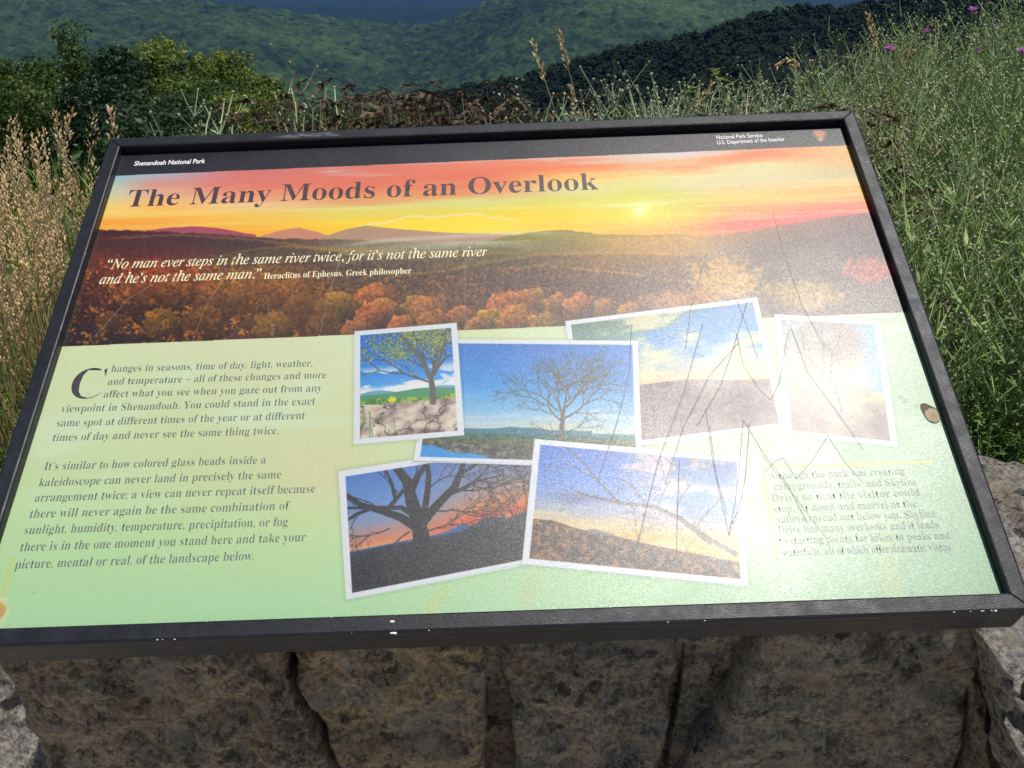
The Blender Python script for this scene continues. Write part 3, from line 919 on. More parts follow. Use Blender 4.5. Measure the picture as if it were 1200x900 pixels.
# lettering -------------------------------------------------------------
import unicodedata


def serif(s, italic=False):
    r = ''
    for ch in s:
        if 'A' <= ch <= 'Z':
            r += chr((0x1d434 if italic else 0x1d400) + ord(ch) - 65)
        elif 'a' <= ch <= 'z':
            r += chr(0x210e) if (italic and ch == 'h') else chr((0x1d44e if italic else 0x1d41a) + ord(ch) - 97)
        else:
            r += ch
    return r


def text(name, s, p0, p1, em, mat, style='serif', off=0.0, label=None, ymax=None):
    """a line of flat lettering on the panel whose baseline runs p0 -> p1 (photo points read off onto the panel)"""
    (u0, v0), (u1, v1) = q(*p0), q(*p1)
    c = bpy.data.curves.new(name, 'FONT')
    c.body = serif(s, style == 'italic') if style != 'sans' else s
    c.offset = off; c.resolution_u = 3; c.fill_mode = 'FRONT'
    if style == 'sans':
        c.space_character = 1.0
    o = bpy.data.objects.new(name, c); COL.objects.link(o)
    bpy.context.view_layer.update()
    me = bpy.data.meshes.new_from_object(o)
    bpy.data.objects.remove(o)
    n = len(me.vertices); co = np.empty(n * 3, np.float32); me.vertices.foreach_get('co', co); co = co.reshape(-1, 3)
    x0, x1 = co[:, 0].min(), co[:, 0].max()
    ang = math.atan2(v1 - v0, u1 - u0); L = math.hypot(u1 - u0, v1 - v0)
    xs = (co[:, 0] - x0) * (L / (x1 - x0)); ys = co[:, 1] * em
    u = (u0 + xs * math.cos(ang) - ys * math.sin(ang)) * PH; v = (v0 + xs * math.sin(ang) + ys * math.cos(ang)) * PH
    nrm = 0.00025
    out = np.stack([u, v * math.cos(TILT) - nrm * math.sin(TILT), v * math.sin(TILT) + nrm * math.cos(TILT)], 1)
    me.vertices.foreach_set('co', out.astype(np.float32).ravel()); me.name = name
    me.materials.clear(); me.update()
    t = obj(name, me, mat, sign)
    if label:
        t['label'] = label
    return t


text('title_lettering', 'The Many Moods of an Overlook', (147, 242.5), (701.5, 222), 0.0690, M_ink2, off=-0.006, label='large dark title lettering')
text('header_lettering', 'Shenandoah National Park', (157, 194.3), (240, 191.2), 0.0185, M_white, 'sans', 0.016, 'small white bold lettering')
text('header_lettering', 'National Park Service', (840, 163.2), (894, 160.8), 0.0165, M_white, 'sans', 0.004, 'small white lettering')
text('header_lettering', 'U.S. Department of the Interior', (841, 169.4), (920, 165.2), 0.0165, M_white, 'sans', 0.004, 'small white lettering')
text('quotation_lettering', '“No man ever steps in the same river twice, for it’s not the same river', (124, 315.2), (571, 300), 0.0345, M_cream, 'italic', 0.004)
text('quotation_lettering', 'and he’s not the same man.”', (116, 333), (305, 326), 0.0345, M_cream, 'italic', 0.004)
text('attribution_lettering', 'Heraclitus of Ephesus, Greek philosopher', (309, 327.2), (482, 320.5), 0.0215, M_cream, 'serif', -0.004)
text('drop_capital', 'C', (79, 468), (117, 466.8), 0.094, M_ink, 'serif', -0.016)
BODY = [('hanges in seasons, time of day, light, weather,', (130, 436), (366, 429.4)),
        ('and temperature – all of these changes and more', (126, 451), (382, 443)),
        ('affect what you see when you gaze out from any', (121, 466), (377, 458.5)),
        ('viewpoint in Shenandoah. You could stand in the exact', (71, 483.3), (369, 474)),
        ('same spot at different times of the year or at different', (66, 500), (357, 490.8)),
        ('times of day and never see the same thing twice.', (61, 517), (326, 508.5)),
        ('It’s similar to how colored glass beads inside a', (51, 551), (311, 543)),
        ('kaleidoscope can never land in precisely the same', (45, 570), (329, 560.3)),
        ('arrangement twice; a view can never repeat itself because', (40, 588), (369, 577)),
        ('there will never again be the same combination of', (34, 607), (339, 597)),
        ('sunlight, humidity, temperature, precipitation, or fog', (28, 626), (337, 616)),
        ('there is in the one moment you stand here and take your', (23, 646), (358, 634)),
        ('picture, mental or real, of the landscape below.', (17, 666.5), (297, 656))]
for s, a, b in BODY:
    text('text_line', s, a, b, 0.0216, M_slate, 'serif', -0.013)
SIDE = [('Although the park was creating', (902, 561.5), (1061, 556)),
        ('campgrounds, trails, and Skyline', (908, 574), (1075, 568.5)),
        ('Drive so that the visitor could', (905, 588), (1079, 580.5)),
        ('stop, sit down and marvel at the', (908, 600.5), (1075, 594)),
        ('valleys spread out below you. Skyline', (911, 612.5), (1097, 606)),
        ('Drive has many overlooks and it leads', (913, 625), (1101, 618.5)),
        ('to starting points for hikes to peaks and', (914, 638), (1114, 631.5)),
        ('waterfalls, all of which offer dramatic vistas.', (918, 651.5), (1117, 645))]
for s, a, b in SIDE:
    text('side_text_line', s, a, b, 0.0188, M_slate, 'serif', -0.012)

# frame rails (mitred), cross-section: (outward o, height h)
PROF = [(0.0012, -0.004), (0.0012, 0.0085), (0.0018, 0.0102), (0.0032, 0.0108), (0.0155, 0.0108), (0.0172, 0.0102), (0.0182, 0.0086), (0.0184, 0.0040), (0.0180, 0.0006), (0.0166, -0.0006),
        (0.0160, -0.0010), (0.0160, -0.0320), (0.0152, -0.0335), (0.0120, -0.034), (0.0012, -0.034)]
cs = [((0, 0), (-1, -1)), ((PW, 0), (1, -1)), ((PW, PH), (1, 1)), ((0, PH), (-1, 1))]
base_v = -0.006
for k, nm in enumerate(('bottom', 'right', 'top', 'left')):
    (a, da), (b_, db) = cs[k], cs[(k + 1) % 4]
    mb = MB(); N = len(PROF); SEG = 40
    for i in range(SEG + 1):
        t = i / SEG
        for (o_, h_) in PROF:
            ua, va = a[0] + da[0] * o_, (a[1] if a[1] > 0 else base_v) + da[1] * o_
            ub, vb = b_[0] + db[0] * o_, (b_[1] if b_[1] > 0 else base_v) + db[1] * o_
            gap = 0.0004 / PW
            tt = gap + t * (1 - 2 * gap)
            mb.v.append(pmat(ua + (ub - ua) * tt, va + (vb - va) * tt, h_))
    for i in range(SEG):
        for j in range(N):
            p = i * N + j; r = i * N + (j + 1) % N
            mb.f.append((p, p + N, r + N, r))
    mb.f.append(tuple(range(N))); mb.f.append(tuple(range(SEG * N, SEG * N + N))[::-1])
    o = mb.build('frame_rail', M_frame, sign)
    o['label'] = nm + ' rail of the black frame'
    bv = o.modifiers.new('soft', 'BEVEL'); bv.width = 0.0007; bv.segments = 2; bv.limit_method = 'ANGLE'; bv.angle_limit = R_(50)
# backing pan and its two stone-set posts
mb = MB()
c8 = [pmat(u, v, n) for n in (-0.031, -0.006) for (u, v) in ((0.002, -0.002), (PW - 0.002, -0.002), (PW - 0.002, PH - 0.002), (0.002, PH - 0.002))]
mb.v = c8; mb.f = [(3, 2, 1, 0), (4, 5, 6, 7), (0, 1, 5, 4), (1, 2, 6, 5), (2, 3, 7, 6), (3, 0, 4, 7)]
mb.build('backing_pan', M_case, sign)
for x in (0.24, 0.66):
    mb = MB(); mb.box((x - .035, 0.22, -0.16), (x + .035, 0.29, 0.075))
    mb.build('mounting_post', M_case, sign)
# paint chips along the bottom rail and the frame edges
M_chip = plain('bare_chip', (0.72, 0.7, 0.66), 0.7, 0.2, 0.15, 300)


def chip(mb, u, v, n, r, rs, nd=(0, 0, 1)):
    k = 7; c = len(mb.v)
    mb.v.append(pmat(u, v, n + .0003))
    for j in range(k):
        a = 2 * math.pi * j / k; rr = r * rs.uniform(.5, 1.1)
        mb.v.append(pmat(u + rr * math.cos(a) * 1.3, v + rr * math.sin(a) * .7, n))
    for j in range(k):
        mb.f.append((c, c + 1 + j, c + 1 + (j + 1) % k))


for (px, py, r) in ((463, 716, .0022), (464, 733, .0026)):
    u, v = q(px, py); mb = MB()
    chip(mb, u * PH, base_v - (.008 if py < 720 else .0178), .0109 if py < 720 else .0098, r, rng)
    mb.build('paint_chip', M_chip, sign)
mb = MB()
for i in range(30):
    u = rng.uniform(0, PW); r = rng.uniform(.0003, .0009) * (1.6 if rng.random() < .12 else 1)
    k = rng.random()
    if k < .5:
        chip(mb, rng.choice((0.155, .17, .62, .87)) + rng.gauss(0, .012) if rng.random() < .6 else u, base_v - .0170, .0104, r, rng)
    elif k < .7:
        chip(mb, u, base_v - .0022, .0106, r * .7, rng)
    elif k < .85:
        chip(mb, PW + .0168, rng.uniform(0, PH), .0104, r, rng)
    else:
        chip(mb, PW + rng.uniform(.003, .016), rng.uniform(0, PH), .01095, r * .8, rng)
o = mb.build('paint_speckle', M_chip, sign); o['kind'] = 'stuff'
# worn pale line where the upper edge of the frame is rubbed bare
mb = MB()
for i in range(26):
    u = 0.185 + rng.random() * .075; v = PH + rng.uniform(.005, .0125); L = rng.uniform(.003, .02)
    mb.quad(pmat(u, v, .01095), pmat(u + L, v, .01095), pmat(u + L, v + .0005, .01095), pmat(u, v + .0004, .01095))
o = mb.build('rubbed_paint', plain('rubbed_metal', (0.22, 0.22, 0.235), 0.5, 0.4, .2, 200), sign); o['kind'] = 'stuff'
# dried amber drop beside the right rail
u, v = q(1092, 486); mb = MB(); u *= PH; v *= PH
n = 22; c0 = len(mb.v); mb.v.append(pmat(u, v, .0006))
for ring, (rr, hh) in enumerate(((.35, .0006), (.8, .00055), (1.0, .0001))):
    for j in range(n):
        a = 2 * math.pi * j / n
        r = .0085 * rr * (1 + .55 * max(0, math.cos(a - 2.2)) ** 6 * rr)
        mb.v.append(pmat(u + r * math.cos(a) * .95, v + r * math.sin(a) * 1.25, hh))
for j in range(n):
    mb.f.append((c0, c0 + 1 + j, c0 + 1 + (j + 1) % n))
    for k in range(2):
        p = c0 + 1 + k * n
        mb.f.append((p + j, p + n + j, p + n + (j + 1) % n, p + (j + 1) % n))
t = NT('dried_resin')
dn = t.n('VectorMath'); dn.operation = 'DISTANCE'; t.l(t.coord('Object'), dn.inputs[0]); dn.inputs[1].default_value = pmat(u + .001, v - .001, .003)
t.l(t.ramp(t.math('ADD', t.math('MULTIPLY', dn.outputs['Value'], 60), t.math('MULTIPLY', t.noise(400, 3, .7, t.coord()), .35)), [(0.2, (0.30, 0.10, 0.02)), (0.4, (0.36, 0.27, 0.13)), (0.62, (0.34, 0.33, 0.24)), (0.72, (0.10, 0.08, 0.05))]), t.b.inputs['Base Color'])
t.b.inputs['Roughness'].default_value = .6; t.b.inputs['Specular IOR Level'].default_value = .2
mb.build('resin_drop', t.m, sign, True)

# ------------------------------------------------------------------ stone wall
WY = 0.085                                 # front face of the wall
WTOP = ZB - 0.10


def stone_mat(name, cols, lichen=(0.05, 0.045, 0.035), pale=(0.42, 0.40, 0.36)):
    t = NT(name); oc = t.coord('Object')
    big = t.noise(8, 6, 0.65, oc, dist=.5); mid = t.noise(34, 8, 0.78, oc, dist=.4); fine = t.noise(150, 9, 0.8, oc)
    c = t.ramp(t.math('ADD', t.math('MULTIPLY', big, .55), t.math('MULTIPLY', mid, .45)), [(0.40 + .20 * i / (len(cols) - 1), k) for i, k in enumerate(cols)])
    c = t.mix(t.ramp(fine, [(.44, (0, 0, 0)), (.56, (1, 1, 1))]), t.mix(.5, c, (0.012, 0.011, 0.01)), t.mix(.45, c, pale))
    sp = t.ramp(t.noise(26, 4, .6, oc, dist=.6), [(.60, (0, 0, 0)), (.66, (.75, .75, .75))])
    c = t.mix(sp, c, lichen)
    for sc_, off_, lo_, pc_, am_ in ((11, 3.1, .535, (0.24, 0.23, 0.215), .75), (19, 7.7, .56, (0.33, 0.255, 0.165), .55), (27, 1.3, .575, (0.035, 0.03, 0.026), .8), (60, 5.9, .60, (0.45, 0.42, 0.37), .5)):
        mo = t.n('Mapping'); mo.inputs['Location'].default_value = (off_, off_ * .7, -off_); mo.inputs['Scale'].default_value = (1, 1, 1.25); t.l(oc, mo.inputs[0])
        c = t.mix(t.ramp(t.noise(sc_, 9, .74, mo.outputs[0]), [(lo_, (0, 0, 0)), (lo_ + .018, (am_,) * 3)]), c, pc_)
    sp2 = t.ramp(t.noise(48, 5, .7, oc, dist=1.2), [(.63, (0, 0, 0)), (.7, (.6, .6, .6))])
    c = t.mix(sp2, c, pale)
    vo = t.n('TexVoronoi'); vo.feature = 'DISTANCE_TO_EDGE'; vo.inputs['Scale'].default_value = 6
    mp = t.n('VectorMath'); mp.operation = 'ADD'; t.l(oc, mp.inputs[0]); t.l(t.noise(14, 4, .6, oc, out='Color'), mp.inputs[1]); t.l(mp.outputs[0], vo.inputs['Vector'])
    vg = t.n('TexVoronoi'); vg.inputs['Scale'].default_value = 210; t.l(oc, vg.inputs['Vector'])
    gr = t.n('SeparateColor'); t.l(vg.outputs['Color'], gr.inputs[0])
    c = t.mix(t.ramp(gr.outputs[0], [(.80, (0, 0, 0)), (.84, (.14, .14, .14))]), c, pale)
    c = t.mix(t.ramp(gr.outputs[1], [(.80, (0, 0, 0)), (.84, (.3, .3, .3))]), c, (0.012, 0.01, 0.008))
    gate = t.ramp(t.noise(11, 2, .5, oc), [(.42, (0, 0, 0)), (.52, (1, 1, 1))])
    crack = t.math('MULTIPLY', t.ramp(vo.outputs['Distance'], [(.0, (1, 1, 1)), (.016, (0, 0, 0))]), gate)
    c = t.mix(t.math('MULTIPLY', crack, .8), c, (0.012, 0.012, 0.012))
    t.l(c, t.b.inputs['Base Color'])
    t.b.inputs['Roughness'].default_value = .85
    t.b.inputs['Specular IOR Level'].default_value = .3
    b1 = t.bump(mid, 1.0, .012); b2 = t.bump(fine, 1.0, .004, b1)
    b3 = t.bump(t.math('SUBTRACT', 1.0, crack), .7, .003, b2)
    t.l(b3, t.b.inputs['Normal'])
    return t.m


M_st = {
    'brown': stone_mat('brown_grey_stone', [(0.07, 0.055, 0.037), (0.25, 0.19, 0.125), (0.40, 0.31, 0.20), (0.52, 0.41, 0.27)]),
    'tan': stone_mat('tan_stone', [(0.13, 0.08, 0.04), (0.38, 0.25, 0.12), (0.54, 0.40, 0.22), (0.42, 0.40, 0.37)]),
    'dark': stone_mat('dark_grey_stone', [(0.045, 0.04, 0.035), (0.19, 0.165, 0.135), (0.30, 0.255, 0.20), (0.42, 0.35, 0.26)]),
    'green': stone_mat('grey_green_stone', [(0.09, 0.08, 0.06), (0.25, 0.225, 0.175), (0.34, 0.305, 0.235), (0.42, 0.37, 0.28)]),
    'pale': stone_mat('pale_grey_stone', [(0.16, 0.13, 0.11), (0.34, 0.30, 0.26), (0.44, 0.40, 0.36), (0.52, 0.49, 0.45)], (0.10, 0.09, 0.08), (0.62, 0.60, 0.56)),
    'cap': stone_mat('grey_tan_cap_stone', [(0.17, 0.15, 0.12), (0.30, 0.27, 0.22), (0.36, 0.33, 0.27), (0.42, 0.37, 0.30)], (0.12, 0.11, 0.09), (0.5, 0.47, 0.42)),
}
M_mortar = stone_mat('sandy_mortar', [(0.10, 0.07, 0.045), (0.26, 0.18, 0.12), (0.36, 0.26, 0.18), (0.45, 0.36, 0.27)], (0.10, 0.07, 0.05), (0.5, 0.42, 0.34))
wall = empty('stone_wall', (0, 0, 0), label='low wall of rough mortared stones under the sign', cat='wall')


def polar_stone(name, poly, front, depth, mat, axis='y', bulge=.012, rough=.012, seed=0, skew=(0, 0), rings=44, label=None):
    """rough block: outline poly in the wall's face plane (or, for axis z, seen from above), grown back by depth"""
    P_ = np.array(poly, float); n = 150 if rings > 20 else 60
    seg = np.roll(P_, -1, 0) - P_; L = np.hypot(*seg.T); cum = np.r_[0, np.cumsum(L)]; tt = np.linspace(0, cum[-1], n, endpoint=False)
    idx = np.searchsorted(cum, tt, 'right') - 1; idx = np.clip(idx, 0, len(P_) - 1)
    out = P_[idx] + seg[idx] * ((tt - cum[idx]) / L[idx])[:, None]
    # soften corners, roughen outline
    for _ in range(1):
        out = .25 * np.roll(out, 1, 0) + .5 * out + .25 * np.roll(out, -1, 0)
    c = out.mean(0)
    ang = np.arange(n)
    rn = 1 + (fbm(out[:, 0] * 36 + seed, out[:, 1] * 36, 4, seed, .65) - .5) * .13
    out = c + (out - c) * (rn[:, None] * (1.012 if axis == 'y' else 1.0))
    V = []; F = []
    rr = np.linspace(0, 1, rings) ** .8
    for r in rr:
        p = c + (out - c) * r
        e = 1 - r
        hgt = bulge * (1 - (1 - min(1, e / .08)) ** 2.2)
        nz = (fbm(p[:, 0] * 9 + seed * 3.1, p[:, 1] * 9, 3, seed) - .5) * rough * 1.6 + (fbm(p[:, 0] * 34, p[:, 1] * 34 + seed, 4, seed + 5) - .5) * rough * .9
        fc = np.minimum(worley(p[:, 0] * 17 + seed, p[:, 1] * 17, seed), 1) * .8 + .4 * np.minimum(worley(p[:, 0] * 47, p[:, 1] * 47 + seed, seed + 1), 1)
        dd = hgt + nz + (fc - .55) * rough * 1.5 + skew[0] * (p[:, 0] - c[0]) + skew[1] * (p[:, 1] - c[1])
        V.append(np.c_[p[:, 0], p[:, 1], dd])
    for k, (sc_, dz) in enumerate(((1.012, -.010), (1.01, -.03), (.99, -depth * .5), (.95, -depth))):
        p = c + (out - c) * sc_
        nz = (fbm(p[:, 0] * 25, p[:, 1] * 25 + dz * 40, 3, seed + k) - .5) * rough * .6
        sk = skew[0] * (p[:, 0] - c[0]) + skew[1] * (p[:, 1] - c[1]) if k < 2 else 0
        V.append(np.c_[p[:, 0] + nz, p[:, 1], np.full(n, dz) + sk])
    V.append(np.tile(np.r_[c, -depth], (1, 1)))
    NR = rings + 4
    V = np.vstack(V)
    a = np.arange(n); b = (a + 1) % n
    for i in range(NR - 1):
        F.append(np.c_[i * n + a, i * n + b, (i + 1) * n + b, (i + 1) * n + a])
    F = np.vstack(F)
    Ft = np.c_[(NR - 1) * n + a, (NR - 1) * n + b, np.full(n, NR * n), np.full(n, NR * n)]
    if axis == 'y':
        W = np.c_[V[:, 0], front - V[:, 2], V[:, 1]]
    else:
        W = np.c_[V[:, 0], V[:, 1], front + V[:, 2]]
    faces = [tuple(f) for f in F] + [(f[0], f[1], f[2]) for f in Ft]
    me = bpy.data.meshes.new(name); me.from_pydata([tuple(v) for v in W], [], faces)
    me.shade_smooth()
    bm = bmesh.new(); bm.from_mesh(me); bmesh.ops.remove_doubles(bm, verts=bm.verts, dist=1e-6); bmesh.ops.recalc_face_normals(bm, faces=bm.faces); bm.to_mesh(me); bm.free()
    me.shade_smooth()
    o = obj(name, me, mat, wall)
    if label:
        o['label'] = label
    return o


def fpoly(pts, y=None):
    r = []
    for px, py in pts:
        h = hit(px, py, 1, WY if y is None else y); r.append((h[0], h[2]))
    return r


ZT = WTOP
# front course seen under the sign; outlines read off onto the wall's face, tops run up to the wall top
def front(name_pts, mat, seed, off=0.0, bulge=.005, rough=.014, depth=.2, skew=(0, 0), label=None):
    p = fpoly(name_pts, WY - off)
    p = [(x, min(z, ZT + .02)) for x, z in p]
    polar_stone('stone', p, WY - off, depth, mat, 'y', bulge, rough, seed, skew, label=label)


front([(-8, 735), (322, 728), (330, 770), (336, 800), (360, 850), (392, 910), (420, 1000), (80, 1010), (52, 905), (30, 850), (12, 800)], M_st['brown'], 1, .012, skew=(.05, .03), label='large brown grey stone')
front([(343, 728), (562, 724), (566, 800), (566, 900), (570, 985), (440, 1000), (410, 915), (385, 855), (356, 800)], M_st['tan'], 2, .008, skew=(-.06, .04), label='tan stone with a grey lower corner')
front([(586, 724), (785, 720), (792, 770), (782, 840), (770, 900), (762, 985), (608, 985), (606, 900), (602, 830), (588, 780)], M_st['dark'], 3, .004, skew=(.04, -.05), label='dark grey stone')
front([(800, 720), (880, 716), (895, 745), (862, 800), (826, 855), (800, 898), (780, 900), (792, 830), (800, 770)], M_st['dark'], 4, -.02, rough=.01, label='narrow recessed dark stone')
front([(903, 716), (1152, 706), (1150, 770), (1134, 800), (1122, 850), (1116, 900), (1108, 985), (786, 990), (806, 905), (840, 850), (874, 798)], M_st['green'], 5, .014, bulge=.01, rough=.009, label='broad grey green stone')
front([(1157, 776), (1162, 790), (1152, 840), (1148, 885), (1160, 905), (1150, 990), (1124, 985), (1128, 900), (1134, 850), (1144, 800)], M_st['green'], 6, .018, skew=(0, -.25), label='thin grey green stone edge catching the sun')
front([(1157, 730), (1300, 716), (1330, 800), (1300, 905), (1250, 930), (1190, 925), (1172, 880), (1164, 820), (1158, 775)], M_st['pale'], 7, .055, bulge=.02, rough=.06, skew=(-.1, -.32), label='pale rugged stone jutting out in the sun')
front([(1205, 900), (1340, 915), (1330, 990), (1180, 990)], M_st['tan'], 17, .03)
# left of the pier the wall steps back and stands in the sun
YL = .32


def lpoly(pts):
    return [(hit(px, py, 1, YL)[0], hit(px, py, 1, YL)[2]) for px, py in pts]


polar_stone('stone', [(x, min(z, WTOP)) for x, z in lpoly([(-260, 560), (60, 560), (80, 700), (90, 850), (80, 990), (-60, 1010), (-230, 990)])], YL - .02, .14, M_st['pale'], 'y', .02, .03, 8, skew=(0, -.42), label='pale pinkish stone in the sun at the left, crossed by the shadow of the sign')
# mortar squeezed out beside the jutting stone
front([(1160, 790), (1172, 800), (1184, 850), (1190, 905), (1180, 960), (1150, 960), (1150, 880), (1154, 820)], M_mortar, 19, .05, bulge=.012, rough=.03, depth=.1, skew=(0, -.6), label='sandy mortar lump beside the jutting pale stone')

# further stones to both sides and the courses below, down to the ground
xl, xr = hit(-230, 800, 1, YL)[0] + .02, hit(1330, 800, 1, WY)[0] + .02
z1 = hit(600, 985, 1, WY)[2]
mk = ['brown', 'tan', 'dark', 'green', 'pale']
sd = 40


def block(x0, x1, z0, z1_, seed, wy=None):
    wy = WY if wy is None else wy
    g = .008; j = lambda: rng.uniform(-.012, .012)
    p = [(x0 + g, z1_ - g + j()), ((x0 + x1) / 2, z1_ - g + j()), (x1 - g, z1_ - g + j()), (x1 - g + j(), (z0 + z1_) / 2), (x1 - g, z0 + g), ((x0 + x1) / 2, z0 + g + j()), (x0 + g, z0 + g), (x0 + g + j(), (z0 + z1_) / 2)]
    polar_stone('stone', p, wy - rng.uniform(0, .02), .12, M_st[rng.choice(mk)], 'y', .014, .014, seed, rings=8)


XP = -.05                                  # left face of the pier
for (xa, xb, wy) in ((-1.9, xl, YL), (xr, 2.9, WY)):
    x = xa
    while x < xb - .1:
        w = min(rng.uniform(.2, .34), xb - x)
        if xb - x - w < .12:
            w = xb - x
        block(x, x + w, z1, ZT, sd, wy); x += w; sd += 1
for (xa, xb, wy, zs) in ((-1.9, XP, YL, hit(0, 985, 1, YL)[2]), (XP, 2.9, WY, z1)):
    zz = zs
    while zz > 0.03:
        h = min(rng.uniform(.17, .22), zz)
        if zz - h < .1:
            h = zz
        x = xa
        while x < xb - .05:
            w = rng.uniform(.22, .42); x2 = min(xb, x + w)
            if xb - x2 < .12:
                x2 = xb
            block(x, x2, zz - h, zz, sd, wy); x = x2; sd += 1
        zz -= h
# cap stones on the top: outlines seen from above
def cap(p, seed, mat=M_st['cap'], top=WTOP, rough=.02, label=None):
    polar_stone('cap_stone', p, top, .09, mat, 'z', .012, rough, seed, label=label, rings=14)


yb = 0.47
h1 = [hit(1149, 543, 2, WTOP), hit(1200, 546, 2, WTOP)]
yb = h1[0][1]
cap([(0.86, .30), (.82, yb - .02), (.90, yb), (1.0, yb), (1.13, yb - .01), (1.17, yb - .12), (1.15, .30), (1.10, .205), (.98, .19), (.9, .2)], 61, label='grey tan cap stone beside the right rail of the sign')
cap([(0.86, .115), (1.0, .11), (1.12, .12), (1.14, .185), (1.0, .17), (.88, .17)], 69, M_st['dark'], WTOP - .015)
for k, (xa, xb) in enumerate(((-1.9, -1.5), (-1.49, -1.12), (-1.11, -.72), (-.71, -.35), (-.34, -.02), (-.01, .3), (.31, .56), (.57, .81), (1.19, 1.55), (1.56, 2.0), (2.01, 2.4), (2.41, 2.9))):
    yf = .11 if xa > -.05 else YL + .01
    cap([(xa, yf), ((xa + xb) / 2, yf - .01), (xb, yf + .005), (xb + .004, max(.3, yf + .05)), (xb - .01, yb - .03), ((xa + xb) / 2, yb), (xa + .01, yb - .02), (xa, max(.3, yf + .05))], 70 + k, rough=.016)
# mortar core
gx = np.linspace(-.03, 2.9, 400); gz = np.linspace(-.05, WTOP - .02, 90)
GX, GZ = np.meshgrid(gx, gz)
GY = WY + .034 + (fbm(GX * 30, GZ * 30, 4, 3) - .5) * .03
# the joint between the last two stones is filled almost flush
jx = hit(1165, 850, 1, WY)[0]
GY -= .028 * np.exp(-((GX - jx) / .022) ** 2)
V = np.c_[GX.ravel(), GY.ravel(), GZ.ravel()]
i = np.arange(89)[:, None] * 400 + np.arange(399)[None]
F = np.stack([i, i + 1, i + 401, i + 400], -1).reshape(-1, 4)
obj('mortar', np_mesh('mortar', V, F, True), M_mortar, wall)
mb = MB(); mb.box((-.03, WY + .06, -.05), (2.88, yb - .03, WTOP - .03)); mb.box((-1.88, YL + .035, -.05), (-.032, yb - .03, WTOP - .03))
mb.build('rubble_core', M_mortar, wall)

# ------------------------------------------------------------------ land
def zt(x, y):
    x = np.asarray(x, float); y = np.asarray(y, float)
    b = 0.5 + .05 * np.sin(x * 1.3) * np.cos(y * .9)
    crest = 3.2
    down = np.clip(y - crest, 0, None)
    z = b - .34 * down * (down < 500) - (down >= 500) * 170
    z = np.where(y < .3, 0.0, z)
    t = np.clip((y - .3) / .12, 0, 1)
    z = np.where((y >= .3) & (y < .42), t * b, z)
    far = np.clip((y - 350) / 700, 0, 1)
    z = z * (1 - far) + (-330) * far
    return z


ax = np.concatenate([-np.geomspace(14000, 3, 60), np.linspace(-2.9, 3.9, 50), np.geomspace(4, 14000, 60)])
ay = np.concatenate([-np.geomspace(14000, 2, 40), np.linspace(-1.9, .25, 12), np.array([.30, .33, .36, .39, .42]), np.linspace(.5, 4, 40), np.geomspace(4.1, 16000, 90)])
GX, GY = np.meshgrid(ax, ay)
GZ = zt(GX, GY) + (fbm(GX * 2, GY * 2, 3, 2) - .5) * .06 * (GY > .42) * (np.abs(GX) < 60)
V = np.c_[GX.ravel(), GY.ravel(), GZ.ravel()]
nx, ny = len(ax), len(ay)
i = np.arange(ny - 1)[:, None] * nx + np.arange(nx - 1)[None]
F = np.stack([i, i + 1, i + nx + 1, i + nx], -1).reshape(-1, 4)
t = NT('soil_and_turf'); pos = t.n('NewGeometry').outputs['Position']
c = t.ramp(t.noise(3, 6, .7, pos), [(.35, (0.03, 0.028, 0.016)), (.5, (0.035, 0.05, 0.018)), (.65, (0.06, 0.075, 0.028))])
t.l(c, t.b.inputs['Base Color']); t.b.inputs['Roughness'].default_value = .95; t.l(t.bump(t.noise(25, 5, .7, pos), .6, .02), t.b.inputs['Normal'])
tag(obj('ground', np_mesh('ground', V, F, True), t.m), kind='structure')
# paved strip the viewer stands on, unseen, pale to bounce light onto the wall
gx = np.linspace(-6, 7, 60); gy = np.linspace(-6, .1, 40); GX, GY = np.meshgrid(gx, gy)
V = np.c_[GX.ravel(), GY.ravel(), np.full(GX.size, .02)]; i = np.arange(39)[:, None] * 60 + np.arange(59)[None]
F = np.stack([i, i + 1, i + 61, i + 60], -1).reshape(-1, 4)
tag(obj('pavement', np_mesh('pavement', V, F), plain('pale_gravel_paving', (0.56, 0.50, 0.41), .9, .2, .25, 20, .4, 80)), kind='structure')


def forest_mat(name, cols, scale, bstr=1.0, bdist=2.0):
    t = NT(name); pos = t.n('NewGeometry').outputs['Position']
    f = t.math('ADD', t.math('MULTIPLY', t.noise(scale, 4, .7, pos), .6), t.math('MULTIPLY', t.noise(scale / 14, 4, .6, pos), .4))
    c = t.ramp(f, [(.36 + .28 * i / (len(cols) - 1), k) for i, k in enumerate(cols)])
    t.l(c, t.b.inputs['Base Color']); t.b.inputs['Roughness'].default_value = .9; t.b.inputs['Specular IOR Level'].default_value = .15
    t.l(t.bump(t.noise(scale * 2.2, 4, .75, pos), bstr, bdist), t.b.inputs['Normal'])
    return t.m


